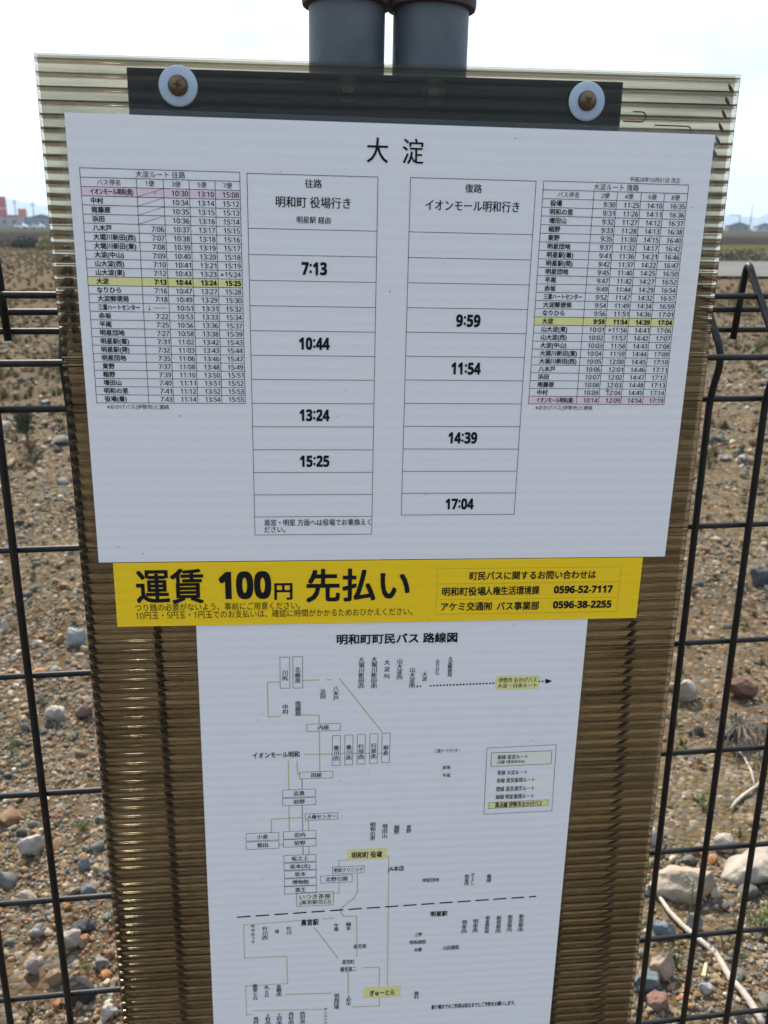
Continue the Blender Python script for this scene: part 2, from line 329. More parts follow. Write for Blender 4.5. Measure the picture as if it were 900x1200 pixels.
ROCKS = [  # px, py (foot centre), width px, height ratio, depth ratio, turn, colour, label
 (63, 846, 27, .75, .8, .3, (.50, .43, .36), 'pinkish white angular block left of the sign, below the fence wire crossing'),
 (87, 757, 25, .85, .5, .5, (.45, .46, .46), 'pale grey slab tilted against the gravel beside the left panel edge'),
 (6, 740, 7, 2.2, .8, .0, (.62, .58, .50), 'thin cream stone standing upright at the left picture edge'),
 (97, 842, 22, .8, .8, .2, (.24, .15, .11), 'brown rounded rock half hidden behind the left panel edge'),
 (37, 1002, 30, .85, .8, .6, (.52, .44, .38), 'pinkish grey rock with a rough top left of the leftmost full wire'),
 (98, 1020, 17, .8, .7, .9, (.17, .21, .25), 'slate blue rounded stone right of the left fence wire'),
 (46, 1100, 18, .95, .8, .1, (.42, .38, .32), 'greyish beige egg shaped stone between two left fence wires'),
 (80, 1114, 24, 1.0, .8, .7, (.48, .36, .28), 'tan pink rounded rock touching the left fence wire'),
 (97, 1094, 28, .6, .7, .4, (.09, .095, .10), 'dark slate angular rock above the small orange pebble'),
 (99, 1106, 12, .85, .9, .2, (.52, .21, .07), 'small bright orange pebble below a dark slate rock'),
 (90, 1176, 34, .8, .8, .8, (.055, .05, .05), 'black craggy lump beside the left wire near the bottom'),
 (39, 1142, 19, 1.2, .8, .3, (.47, .34, .27), 'salmon coloured upright stone near the bottom left wires'),
 (64, 1154, 20, .9, .7, 1.0, (.36, .22, .11), 'rust brown wedge stone left of the black lump'),
 (126, 1196, 20, 1.0, .8, .4, (.55, .46, .37), 'cream pink stone at the foot of the left panel edge'),
 (119, 1135, 17, .7, .9, .1, (.22, .21, .20), 'grey round stone just left of the panel, above the cream pink stone'),
 (55, 1057, 12, 1.0, .9, .5, (.52, .42, .18), 'yellowish stone left of the wire under the fourth rung'),
 (31, 1060, 19, .9, .8, .2, (.48, .37, .26), 'flat tan stone beside a yellowish one under the rung'),
 (101, 1050, 18, .7, .8, .6, (.16, .20, .22), 'blue grey flat stone by the panel at the fourth rung'),
 (811, 1054, 88, .42, .62, .25, (.50, .39, .26), 'large cream boulder with orange stains behind the right fence'),
 (890, 1036, 72, .48, .7, -.3, (.47, .40, .30), 'large pale slab with a shaded underside at the right edge'),
 (846, 999, 27, .78, .8, .7, (.52, .45, .36), 'cream fist sized rock above the two large pale boulders'),
 (765, 993, 16, 1.55, .7, .2, (.47, .46, .42), 'pale upright stone leaning next to the right panel edge'),
 (779, 1148, 33, .95, .8, .5, (.46, .30, .20), 'smooth orange tan boulder under the lowest right rung'),
 (764, 1164, 36, .75, .8, -.4, (.13, .18, .18), 'dark teal slate chunk below the orange tan boulder'),
 (770, 1184, 26, .72, .8, .3, (.36, .16, .12), 'red brown stone below the dark teal slate chunk'),
 (779, 1100, 30, .60, .7, .9, (.17, .22, .25), 'bluish layered stone left of the dead branch'),
 (812, 1092, 24, .9, .8, .0, (.26, .25, .23), 'grey stone right behind the middle of the dead branch'),
 (825, 1165, 17, .75, .8, .6, (.60, .57, .52), 'white oval pebble between the branch and the panel'),
 (792, 1055, 15, .8, .8, .8, (.46, .30, .22), 'pink tan stone at the lower left of the cream boulder'),
 (758, 1048, 11, 1.0, .9, .2, (.57, .51, .48), 'small whitish round stone touching the right panel edge'),
 (807, 822, 28, 1.0, .6, .4, (.57, .46, .32), 'smooth pale yellow egg shaped rock on bare brown soil'),
 (869, 819, 36, .62, .6, -.2, (.22, .10, .065), 'broken red brown brick lump on bare brown soil'),
 (786, 811, 12, .9, .8, .3, (.44, .31, .19), 'tan stone just left of the pale egg shaped rock'),
 (871, 880, 13, .7, .8, .5, (.55, .40, .22), 'honey coloured stone beside the withered grey clump'),
 (894, 688, 30, .85, .7, .2, (.11, .12, .125), 'dark grey rock at the right edge below the second rung'),
 (836, 520, 25, .40, .6, .1, (.13, .15, .16), 'dark slate slab lying beside the top of the right wire'),
 (873, 543, 20, .50, .7, .3, (.60, .52, .43), 'white flat stone between the two right fence wires'),
 (850, 540, 17, .42, .7, .6, (.54, .46, .37), 'beige flat stone left of the white flat one'),
]
for i, (px, py, wpx, hr, dr, turn, c, lab) in enumerate(ROCKS):
    p = gp(px, py); s = sz(wpx, p); random.seed(300+i)
    bm = stone_mesh('rock', 40+i*1.7, sub=4, flat=1.0, rough=.30)
    xs = [v.co.x for v in bm.verts]; zs = [v.co.z for v in bm.verts]; ys = [v.co.y for v in bm.verts]
    kx, ky, kz = s/(max(xs)-min(xs)), s*dr/(max(ys)-min(ys)), s*hr*1.22/(max(zs)-min(zs))
    for v in bm.verts:
        v.co = Vector((v.co.x*kx, v.co.y*ky, (v.co.z-min(zs))*kz - s*hr*.22))
        v.co += v.co.normalized()*s*(.045*noise.fractal(v.co/s*6 + Vector((i, 0, 0)), 1, 2, 4) - .05*max(0, noise.noise(v.co/s*3.1 + Vector((0, i, 0))))) 
    bmesh.ops.rotate(bm, verts=bm.verts, cent=(0, 0, 0), matrix=Matrix.Rotation(R(turn*25-8), 3, 'Y'))
    o = obj('broken_brick' if 'brick' in lab else ('pebble' if 'pebble' in lab else 'rock'), bm, rock_mat(c, (.42, .20, .07), .8) if 'orange stains' in lab else rock_mat(c, tuple(x*.5 for x in c), .6), smooth=True, angle=42)
    o.location = p + Vector((0, s*dr*.25, 0)); o.rotation_euler.z = turn*.5; tag(o, lab, 'brick' if 'brick' in lab else 'rock', 'single larger stones on the gravel')
random.seed(12)
wood = mat('weathered_wood', (.40, .35, .29), .9, var=(.27, .23, .19), scale=40, bump=.002, bscale=160)
bm = bmesh.new(); pts = [gp(x, y, .012) for x, y in ((770, 1052), (783, 1072), (797, 1087), (812, 1101), (826, 1112), (838, 1122), (848, 1139), (855, 1152), (866, 1163), (876, 1176), (886, 1192), (893, 1206))]
tube(bm, pts, [.004, .0055, .006, .0075, .006, .0065, .007, .0075, .007, .0075, .008, .007], 8)
tag(obj('dead_branch', bm, wood, smooth=True), 'bleached crooked dead branch lying on gravel behind the right fence', 'branch')
bm = bmesh.new(); tube(bm, [gp(x, y, .01) for x, y in ((856, 951), (862, 943), (871, 935), (884, 926), (893, 918))], [.003, .005, .005, .005, .004], 6)
tube(bm, [gp(x, y, .012) for x, y in ((884, 925), (880, 908), (872, 892), (858, 876))], [.004, .004, .003, .002], 6)
tag(obj('dry_twig', bm, wood, smooth=True), 'thin forked dry twig on the gravel right of the fence wires', 'twig')
bm = bmesh.new(); tube(bm, [gp(x, y, .008) for x, y in ((824, 1148), (827, 1133))], [.004, .003], 6)
tag(obj('straw_stalk', bm, mat('straw', (.5, .42, .24), .8)), 'short pale straw stalk above the white oval pebble', 'stalk')

leaf = mat('weed_leaf', (.075, .11, .025), .7, var=(.13, .15, .05), scale=30)
def weed(px, py, hpx, label, n=40, seed=0, name='weed', m=leaf, cat='weed'):
    p = gp(px, py); h = sz(hpx, p); random.seed(seed); t = thing(name, label, cat, p, group='small weeds among the stones')
    bm = bmesh.new(); bl = bmesh.new()
    for _ in range(n):
        a = random.random()*6.283; d = Vector((math.cos(a), math.sin(a), 0)); top = d*h*random.uniform(.1, .5) + Vector((0, 0, h*random.uniform(.3, 1)))
        tube(bm, [d*h*.04, top*.6 + Vector((0, 0, h*.05)), top], [h*.012, h*.01, h*.006], 4)
        for _ in range(4):
            q = top*random.uniform(.5, 1); u = Vector((random.gauss(0, 1), random.gauss(0, 1), random.gauss(0, .6))).normalized(); s_ = u.orthogonal().normalized()*h*.05; u *= h*random.uniform(.1, .2)
            v = [bl.verts.new(x) for x in (q, q+u*.5+s_, q+u, q+u*.5-s_)]; bl.faces.new(v)
    obj('stem', bm, m, t); obj('leaves', bl, m, t); return t
weed(50, 826, 16, 'small green tuft above the left pinkish white block', 14, 1)
weed(14, 884, 22, 'low green weed near the left picture edge', 14, 2)
weed(824, 948, 26, 'bright green tuft right of the sign between two fence wires', 16, 3)
weed(895, 1092, 40, 'leafy green weed at the right edge below the pale slab', 24, 4)
weed(98, 974, 22, 'green tuft beside the left panel edge', 14, 5)
weed(103, 1140, 16, 'tiny green sprig beside the black lump', 10, 6)
# tall seed stalk
p = gp(806, 1082); h = sz(62, p); t = thing('seed_stalk', 'thin upright stalk with tiny buds in front of the cream boulder', 'weed', p); bm = bmesh.new(); bud_m = mat('seed_bud', (.22, .17, .08), .8)
tube(bm, [(0, 0, 0), (.002, 0, h*.5), (0, 0, h)], [.0022, .0018, .0012], 5)
for i in range(6):
    e = Vector((.022*math.cos(i*2.1), .02*math.sin(i*2.1), h*(.82+.04*i))); tube(bm, [(0, 0, h*(.7+.04*i)), e], .0009, 4)
    bb = bmesh.new(); bmesh.ops.create_icosphere(bb, subdivisions=1, radius=.0035, matrix=Matrix.Translation(e)); obj('bud', bb, bud_m, t)
obj('stem', bm, leaf, t)
# withered clump with arching stems
p = gp(863, 872); h = sz(36, p); random.seed(5); bm = bmesh.new(); withered = mat('withered_stem', (.09, .08, .07), .9, var=(.17, .15, .12), scale=60)
for _ in range(70):
    a = random.random()*6.283; d = Vector((math.cos(a), math.sin(a), 0)); k = random.uniform(.4, 1.3)
    tube(bm, [Vector((0, 0, 0)), d*h*.25*k + Vector((0, 0, h*.7*k)), d*h*.7*k + Vector((0, 0, h*.6*k)), d*h*.95*k + Vector((0, 0, h*.1))], h*.018, 4)
o = obj('withered_clump', bm, withered); o.location = p; tag(o, 'withered grey clump of arching stems behind the right fence', 'dead plant')
# seedling shrub at left
p = gp(36, 533); h = sz(52, p); random.seed(6); t = thing('seedling_shrub', 'little dark green seedling with a brown stem behind the left fence', 'shrub', p)
bm = bmesh.new(); bl = bmesh.new()
tube(bm, [(0, 0, 0), (-.01, 0, h*.4), (-.02, 0, h*.9)], [h*.06, h*.04, h*.015], 6)
for i in range(60):
    a = random.random()*6.283; z = h*random.uniform(0, .35); tube(bm, [(0, 0, z*.4), (math.cos(a)*h*.16, math.sin(a)*h*.16, z)], h*.008, 4)
for i in range(420):
    q = Vector((random.gauss(-.02, h*.10), random.gauss(0, h*.10), h*random.uniform(.5, 1.05))); u = Vector((random.gauss(0, 1), random.gauss(0, 1), random.gauss(.4, .6))).normalized()*h*.1
    s_ = u.orthogonal()*.22; v = [bl.verts.new(x) for x in (q, q+u*.5+s_, q+u, q+u*.5-s_)]; bl.faces.new(v)
obj('stem', bm, mat('brown_stem', (.16, .10, .06), .9), t); obj('foliage', bl, mat('dark_needles', (.03, .05, .022), .8, var=(.055, .075, .03), scale=15), t)
# bushes on the field edge
def bush(x, y, w_, h, label, c, seed, group=None):
    random.seed(seed); t = thing('bush', label, 'bush', (x, y, gz(x, y)), group=group); bl = bmesh.new(); bs = bmesh.new()
    for i in range(1500):
        a = random.random()*6.283; r = math.sqrt(random.random()); z = h*random.random()*(1-.55*r*r)*(.75+.35*noise.noise(Vector((a*1.2, r*2, seed))))
        q = Vector((math.cos(a)*r*w_/2, math.sin(a)*r*w_*.35, z)); u = Vector((random.gauss(0, 1), random.gauss(0, 1), random.gauss(0, 1))).normalized()*h*.10; s_ = u.orthogonal()*.4
        bl.faces.new([bl.verts.new(x_) for x_ in (q-u, q+s_, q+u, q-s_)])
    for i in range(6): a = i*1.05; tube(bs, [(0, 0, 0), (math.cos(a)*w_*.3, math.sin(a)*w_*.2, h*.6)], [.03, .01], 5)
    obj('foliage', bl, mat('bush_leaf', c, .85, var=tuple(k*1.7 for k in c), scale=3), t); obj('stem', bs, mat('bush_stem', (.12, .09, .06), .9), t)
def at(px, d):                                 # ground point at forward distance d below column px
    r = ray(px, 265); k = d/r.y; return Vector((r.x*k, d, 0))
q = at(29, 62); bush(q.x, q.y, 2.0, .95, 'dark green bush at the near edge of the ploughed field, left', (.035, .045, .022), 1)
q = at(6, 66); bush(q.x, q.y, 2.4, .7, 'brownish low bush at the far left edge of the lot', (.09, .07, .045), 2)
q = at(51, 58); bush(q.x, q.y, 1.0, 1.0, 'straw yellow tall grass clump by the left panel edge', (.24, .19, .09), 3)
random.seed(4)
hd = bmesh.new()
for i in range(9000):
    x = random.uniform(4, 45); y = random.uniform(45, 53); z = random.random()**1.5*.55*(.7+.4*noise.noise(Vector((x*.5, y*.5, 0))))
    u = Vector((random.gauss(0, .6), random.gauss(0, .6), abs(random.gauss(.6, .5)))).normalized()*.2; s_ = u.orthogonal()*.25; q = Vector((x, y, z))
    hd.faces.new([hd.verts.new(c) for c in (q-u*.5, q+s_, q+u*.5, q-s_)])
tag(obj('ground_cover', hd, mat('bank_leaf', (.045, .045, .025), .9, var=(.09, .08, .045), scale=1)), 'low dark green ground cover bank behind the pale lot', kind='stuff')

# ------------------------------------------------------------------ far town: cars, buildings, signs, poles
def base(px, d): q = at(px, d); return (q.x, q.y, .10)
white_paint = mat('white_car_paint', (.88, .88, .88), .35, coat=.5); dark_glass = mat('car_glass', (.02, .025, .03), .1); tyre = mat('tyre_rubber', (.02, .02, .02), .9)
def car(px, d, turn, label, h=1.5, ln=4.2, paint=white_paint):
    t = thing('parked_car', label, 'car', base(px, d), group='cars parked far beyond the field'); t.rotation_euler.z = turn
    bm = bmesh.new(); prof = [(-.5, .18), (-.5, .55), (-.42, .62), (-.33, .97), (.12, 1.0), (.26, .64), (.46, .55), (.5, .42), (.5, .18)]
    f = bm.faces.new([bm.verts.new((x*ln, -.82, z*h)) for x, z in prof]); e = bmesh.ops.extrude_face_region(bm, geom=[f])
    for v in e['geom']:
        if isinstance(v, bmesh.types.BMVert): v.co.y = .82
    bmesh.ops.recalc_face_normals(bm, faces=bm.faces); obj('body', bm, paint, t)
    for s in (-1, 1):
        bm = bmesh.new(); y0, y1 = sorted((s*.80, s*.835)); f = [(-.36, .66), (-.29, .92), (.10, .94), (.20, .67)]
        vs = [[bm.verts.new((x*ln, y, z*h)) for x, z in f] for y in (y0, y1)]
        for k in range(4): bm.faces.new((vs[0][k], vs[0][(k+1) % 4], vs[1][(k+1) % 4], vs[1][k]))
        bm.faces.new(vs[0]); bm.faces.new(vs[1][::-1]); bmesh.ops.recalc_face_normals(bm, faces=bm.faces); obj('side_window', bm, dark_glass, t)
        for x in (-.31, .31):
            bm = bmesh.new(); lathe(bm, [(.2, 0), (.3, .02), (.3, .16), (.2, .18)], 14, 'Y', (x*ln, s*.8+.09, .3)); obj('wheel', bm, tyre, t)
car(25, 330, .1, 'leftmost white car parked beyond the dark field', 1.6)
car(36, 335, 3.0, 'dull white low car between two brighter cars beyond the field', 1.35, paint=mat('dull_white_paint', (.5, .52, .54), .4))
car(45, 325, .2, 'bright white car beyond the field, nearest the panel edge', 1.65)
conc = mat('grey_cladding', (.36, .37, .38), .8, var=(.30, .31, .32), scale=.6); roofm = mat('dark_roof', (.10, .11, .12), .8); winm = mat('window_glass', (.05, .06, .08), .15)
def building(px, d, wpx, h, label, wall=conc, roof=roofm, storeys=1, gable=0, name='building'):
    W = wpx*d/1038*1.05; t = thing(name, label, 'building', base(px, d)); D = max(6, W*.5)
    bm = bmesh.new(); box(bm, -W/2, W/2, 0, D, 0, h); obj('wall', bm, wall, t)
    bm = bmesh.new()
    if gable:
        a = [bm.verts.new((x, y, z)) for y in (-.4, D+.4) for x, z in ((-W/2-.4, h), (W/2+.4, h), (0, h+gable))]
        for f in ((0, 1, 2), (5, 4, 3), (0, 2, 5, 3), (1, 4, 5, 2), (0, 3, 4, 1)): bm.faces.new([a[i] for i in f])
    else: box(bm, -W/2-.2, W/2+.2, -.2, D+.2, h+.003, h+.45)
    obj('roof', bm, roof, t); n = max(2, int(W/3.5))
    for s in range(storeys):
        for i in range(n):
            x = -W/2 + W*(i+.5)/n; z = h*(s+.35)/storeys; bm = bmesh.new(); box(bm, x-.7, x+.7, -.05, .03, z, z+1.1); obj('window', bm, winm, t)
    return t
building(6, 410, 30, 4.6, 'wide grey commercial building under the red signboard, far left', storeys=1)
building(31, 430, 12, 4.0, 'small dark hall right of the orange signboard', wall=mat('blue_grey_wall', (.17, .2, .25), .8))
building(50, 440, 26, 4.3, 'bluish low building row just left of the panel', wall=mat('slate_wall', (.22, .25, .3), .8), gable=1.6)
building(866, 560, 22, 3.2, 'low dark house right of the panel on the horizon', wall=mat('brown_wall', (.16, .14, .13), .8), gable=2.0, name='house')
building(896, 600, 16, 3.0, 'low grey house at the right end of the horizon', gable=2.2, name='house')
def signboard(px, d, wpx, z0, z1, label, c, c2=None):
    W = wpx*d/1038; t = thing('signboard', label, 'sign', base(px, d)); m = mat('sign_face', c, .5)
    zs = [z0, z1] if not c2 else [z0, z0+(z1-z0)*.36, z0+(z1-z0)*.46, z1]
    bm = bmesh.new(); box(bm, -W/2, W/2, -.35, .35, zs[0], zs[1]); obj('board', bm, m, t)
    if c2:
        bm = bmesh.new(); box(bm, -W/2, W/2, -.33, .33, zs[1]+.003, zs[2]-.003); obj('pale_band', bm, mat('sign_band', c2, .5), t)
        bm = bmesh.new(); box(bm, -W/2, W/2, -.35, .35, zs[2], zs[3]); obj('board', bm, m, t)
    for s in (-.3, .3):
        bm = bmesh.new(); tube(bm, [(s*W, .2, 0), (s*W, .2, z0)], .15, 8); obj('post', bm, roofm, t)
signboard(1, 400, 17, 4.4, 12.4, 'tall red roadside signboard with a pale band at the far left', (.55, .07, .08), (.62, .35, .38))
signboard(28, 405, 9, 4.4, 7.6, 'small orange signboard above the parked white cars', (.62, .17, .05))
steel = mat('pole_steel', (.16, .17, .18), .7)
def utility_pole(px, d, h, label, arms=((.92, 1.1), (.84, .9))):
    t = thing('utility_pole', label, 'pole', base(px, d), group='poles on the horizon'); bm = bmesh.new(); tube(bm, [(0, 0, 0), (0, 0, h)], [.24, .15], 8); obj('shaft', bm, steel, t)
    for k, a in arms: bm = bmesh.new(); box(bm, -a, a, -.08, .08, h*k-.1, h*k+.1); obj('crossarm', bm, steel, t)
utility_pole(20, 402, 11.5, 'thin pole between the red and the orange signboard')
utility_pole(41, 400, 10.5, 'thin pole above the bright white car')
utility_pole(879, 470, 12.5, 'tallest pole against the blue hill on the right', ((.6, .5), (.45, .6)))
t = thing('road_gantry', 'slim gantry with one long arm next to the panel, right horizon', 'gantry', base(866, 480)); bm = bmesh.new(); tube(bm, [(0, 0, 0), (0, 0, 8)], [.25, .2], 8); obj('shaft', bm, steel, t)
bm = bmesh.new(); box(bm, -6, 0, -.12, .12, 7.7, 8.1); obj('arm', bm, steel, t)

# ------------------------------------------------------------------ mesh fence behind the sign
FY, FK = .13, .085
pvc = mat('black_coated_wire', (.006, .007, .008), .5, spec=.3, var=(.022, .021, .019), scale=35, bump=.0003, bscale=120)
FM = SIGN @ Matrix.Translation((0, FY, -1.62)) @ Matrix.Rotation(math.atan(FK), 4, 'Z')
fence = thing('mesh_fence', 'black welded wire mesh fence with folded triangular top behind the sign', 'fence', matrix=FM)
FL = FM.inverted() @ CAM
def fl(px, py, dy=0.0):                        # point of the fence's own frame seen at that pixel, dy behind its plane
    d = ray(px, py, FL); o = FL.translation; return o + d*((dy-o.y)/d.y)
def smooth_path(pts, r=.016, k=5):
    out = [Vector(pts[0])]
    for a, b, c in zip(pts, pts[1:], pts[2:]):
        a, b, c = Vector(a), Vector(b), Vector(c); p = b + (a-b).normalized()*min(r, (a-b).length*.45); q = b + (c-b).normalized()*min(r, (c-b).length*.45)
        for i in range(k+1): t = i/k; out.append(p*(1-t)**2 + b*2*t*(1-t) + q*t*t)
    out.append(Vector(pts[-1])); return out
WR, HR, LEAN = .0033, .0028, .014; zq = fl(20, 680).z
lines = [(fl(a, b, dy), fl(c, d, dy), dy) for a, b, c, d, dy in (
    (2, 481.5, 827, 469, 0), (20, 647, 815, 619, 0), (36, 795, 793, 757, 0), (48, 934, 775, 887, 0), (64, 1059, 757, 1004, 0), (78, 1170, 745, 1107, 0),
    (2, 425, 841, 418, -.013), (6, 345.5, 870, 347, .034), (8, 366, 868, 363, .061), (12, 389, 863, 387, .066))]
sl = lambda l: (l[1].z-l[0].z)/(l[1].x-l[0].x)
zat = lambda l, x: l[0].z + sl(l)*(x-l[0].x)
last = lines[5]
for i in range(1, 7):                          # the rungs below the picture's edge, down to the ground
    dz = Vector((0, 0, -.119*i)); lines.append((last[0]+dz, last[1]+dz, 0))
off = {0: WR+HR-.0006, -.013: -(WR+HR)+.0006, .034: -.002, .061: HR, .066: HR+WR-.0006}
for i, l in enumerate(lines):
    bm = bmesh.new(); y = l[2]+off[l[2]]; tube(bm, [(-1.3, y, zat(l, -1.3)), (1.2, y, zat(l, 1.2))], HR, 8); obj('horizontal_wire', bm, pvc, fence, smooth=True)
xl, xr = fl(20, 680).x, fl(868.5, 680).x; PITCH = (xr-xl)/12; xr -= PITCH; xm = xr
zb, zf, ze = zat(lines[0], xm), zat(lines[6], xm), zat(lines[9], xm); za = fl(880, 306, .056).z; slope = sl(lines[0])
prof = smooth_path([(0, 0, -.1), (0, 0, zb+.004), (0, -.013, zf), (0, .042, za-.018), (0, .056, za), (0, .060, za-.022), (0, .066, ze-.008)])
prof = [Vector((-LEAN*(p.z-zq), p.y, p.z)) for p in prof]
bm = bmesh.new(); tube(bm, prof, WR, 8); wire0 = obj('vertical_wire', bm, pvc, fence, smooth=True)
n0, n1 = -int((1.25+xr)/PITCH), int((1.15-xr)/PITCH)
for k in range(n0, n1+1):
    c = wire0
    if k > n0: c = wire0.copy(); COL.objects.link(c); c.parent = fence
    c.location = (xr+k*PITCH, 0, slope*k*PITCH)

# ------------------------------------------------------------------ bus stop sign: posts, bracket, smoked multiwall panel
BASE = Vector((0, .045, -1.62))
root = thing('bus_stop_sign', 'smoked ribbed plastic notice panel bolted to two grey steel posts', 'sign', matrix=SIGN @ Matrix.Translation(BASE))
def part(name, bm, m, parent=root, **k):
    o = obj(name, bm, m, parent, **k)
    if parent is root: o.location = -BASE
    return o
post_m = mat('blue_grey_post_paint', (.060, .078, .090), .5, var=(.115, .13, .14), scale=26, bump=.0005, bscale=70); rust = mat('rusty_collar', (.045, .040, .040), .7, var=(.085, .06, .05), scale=40, bump=.001, bscale=90)
for x in (-.0330, .0228):
    bm = bmesh.new(); tube(bm, [(x, .040, -1.66), (x, .040, .62)], .0252, 32); po = part('post', bm, post_m, smooth=True, angle=40)
    bm = bmesh.new(); lathe(bm, [(.0255, .0745), (.0293, .0750), (.0298, .077), (.0298, .098), (.0290, .100), (.0255, .1005)], 32, 'Z', (x, .040, 0)); obj('collar', bm, rust, po, smooth=True, angle=40)
TILT = Matrix.Rotation(-.0085, 4, 'Y')         # the panel hangs a hair askew
def tilt(bm): bmesh.ops.transform(bm, matrix=TILT, verts=bm.verts); return bm
navy = mat('navy_bracket_steel', (.005, .006, .010), .6, spec=.12, var=(.008, .009, .014), scale=30)
bm = bmesh.new(); box(bm, -.1725, .1485, .0105, .0145, -.012, .0305, .0008); bracket = part('bracket', tilt(bm), navy)
zinc = mat('dull_zinc', (.22, .2, .17), .5, metal=.8, var=(.14, .12, .10), scale=60)
for x in (-.0335, .0222):
    bm = bmesh.new(); lathe(bm, [(.0078, 0), (.0078, .0009), (.0055, .0012), (.0052, .0022), (.003, .0032)], 20, 'Y', (x, .0105, .0212)); obj('bolt', bm, zinc, bracket, smooth=True, angle=35)

def lens_plastic():
    m = bpy.data.materials.new('smoked_polycarbonate'); m.use_nodes = True; n = m.node_tree; n.nodes.clear()
    o = n.nodes.new('ShaderNodeOutputMaterial'); g = n.nodes.new('ShaderNodeBsdfGlass'); g.inputs['IOR'].default_value = 1.38; g.inputs['Roughness'].default_value = .0; g.inputs['Color'].default_value = (.82, .79, .725, 1)
    n.links.new(g.outputs[0], o.inputs[0]); return m
def sheet_plastic(name, tint, gloss_rough, ior=1.44, dirt=False):
    m = bpy.data.materials.new(name); m.use_nodes = True; n = m.node_tree; n.nodes.clear()
    o = n.nodes.new('ShaderNodeOutputMaterial'); t = n.nodes.new('ShaderNodeBsdfTransparent'); t.inputs[0].default_value = (*tint, 1)
    g = n.nodes.new('ShaderNodeBsdfGlossy'); g.inputs['Roughness'].default_value = gloss_rough; f0 = ((ior-1)/(ior+1))**2   # Schlick, the same from both sides of the sheet
    if dirt:                                    # dust and algae streaks along the channels
        tco = n.nodes.new('ShaderNodeTexCoord'); mpp = n.nodes.new('ShaderNodeMapping'); mpp.inputs['Scale'].default_value = (7, 1, 70); nn = n.nodes.new('ShaderNodeTexNoise'); nn.inputs['Scale'].default_value = 1; nn.inputs['Detail'].default_value = 5
        n.links.new(tco.outputs['Object'], mpp.inputs[0]); n.links.new(mpp.outputs[0], nn.inputs['Vector']); rr = ramp(n, [(.32, tuple(x_*.72 for x_ in tint)), (.55, tint)]); n.links.new(nn.outputs['Fac'], rr.inputs[0]); n.links.new(rr.outputs[0], t.inputs[0])
    ge = n.nodes.new('ShaderNodeNewGeometry'); dt = n.nodes.new('ShaderNodeVectorMath'); dt.operation = 'DOT_PRODUCT'; n.links.new(ge.outputs['Incoming'], dt.inputs[0]); n.links.new(ge.outputs['Normal'], dt.inputs[1])
    def op(o_, a, b=None):
        q = n.nodes.new('ShaderNodeMath'); q.operation = o_
        for k_, x_ in enumerate((a, b)):
            if x_ is None: continue
            if isinstance(x_, (int, float)): q.inputs[k_].default_value = x_
            else: n.links.new(x_, q.inputs[k_])
        return q.outputs[0]
    fr = op('ADD', op('MULTIPLY', op('POWER', op('SUBTRACT', 1.0, op('ABSOLUTE', dt.outputs['Value'])), 5.0), 1-f0), f0)
    x = n.nodes.new('ShaderNodeMixShader'); n.links.new(fr, x.inputs[0]); n.links.new(t.outputs[0], x.inputs[1]); n.links.new(g.outputs[0], x.inputs[2]); n.links.new(x.outputs[0], o.inputs[0]); return m
XL, XR, ZT, ZB, PZ = -.2255, .2235, .0350, -.878, .008
RIB0 = .0318
# front wall: flat outside, shallow menisci between the ribs inside
bm = bmesh.new(); NS = 16; zs = []; z = ZT
ztop = ZT; nz_ = int(round((ZT-ZB)/PZ*NS)); prev = None
for i in range(nz_+1):
    z = ZT - i*PZ/NS; ph = (RIB0 - z)/PZ; yi = .0012 + .00010*math.cos(2*math.pi*ph) + .0005*(.5+.5*math.cos(2*math.pi*ph))**5
    cur = [bm.verts.new((x, y, z)) for x, y in ((XL, 0), (XR, 0), (XR, yi), (XL, yi))]
    if prev:
        for k in range(4): bm.faces.new((prev[k], prev[(k+1) % 4], cur[(k+1) % 4], cur[k]))
    else: bm.faces.new(cur)
    prev = cur
bm.faces.new(prev[::-1]); bmesh.ops.recalc_face_normals(bm, faces=bm.faces)
panel = part('panel_face', tilt(bm), lens_plastic(), smooth=True, angle=55)
bm = bmesh.new(); box(bm, XL, XR, .0078, .0082, ZB, ZT); part_back = obj('panel_back', tilt(bm), sheet_plastic('smoked_back_wall', (.825, .805, .735), .02, 1.2, dirt=True), panel)
bm = bmesh.new()
def rib(bm, z):                                # web between the walls, filleted where it meets them
    top, bot = [], []; n = 14
    for i in range(n+1):
        u = i/n; y = .0021 + .0056*u; t = .00016 + .00095*abs(2*u-1)**3.2
        top.append([bm.verts.new((x, y, z+t)) for x in (XL, XR)]); bot.append([bm.verts.new((x, y, z-t)) for x in (XL, XR)])
    for i in range(n):
        bm.faces.new((top[i][0], top[i][1], top[i+1][1], top[i+1][0])); bm.faces.new((bot[i][0], bot[i+1][0], bot[i+1][1], bot[i][1]))
k = 0
while RIB0 - k*PZ > ZB:
    z = RIB0 - k*PZ + random.gauss(0, .00012); rib(bm, z); k += 1
ribs = obj('panel_ribs', tilt(bm), sheet_plastic('smoked_rib', (.57, .53, .46), .03, 1.5), panel, smooth=True)
drop_m = lens_plastic(); drop_m.name = 'trapped_water'
def arc_drop(pts, r):
    bm = bmesh.new(); tube(bm, pts, r, 6); return bm
meniscus = sheet_plastic('meniscus_edge', (.16, .12, .07), .1)
for k in range(6):                              # water plugs at the open right channel ends
    zc = RIB0 - PZ*(k+.5) - .0003; x = .2185 - .0012*k
    pts = [(x-.0012+.0035*t, .0035, zc+.0027-.0054*t - .0006*math.sin(t*math.pi)) for t in [i/8 for i in range(9)]]
    obj('water_drop', tilt(arc_drop(pts, [.0003+.0008*math.sin(math.pi*i/8) for i in range(9)])), meniscus, panel)
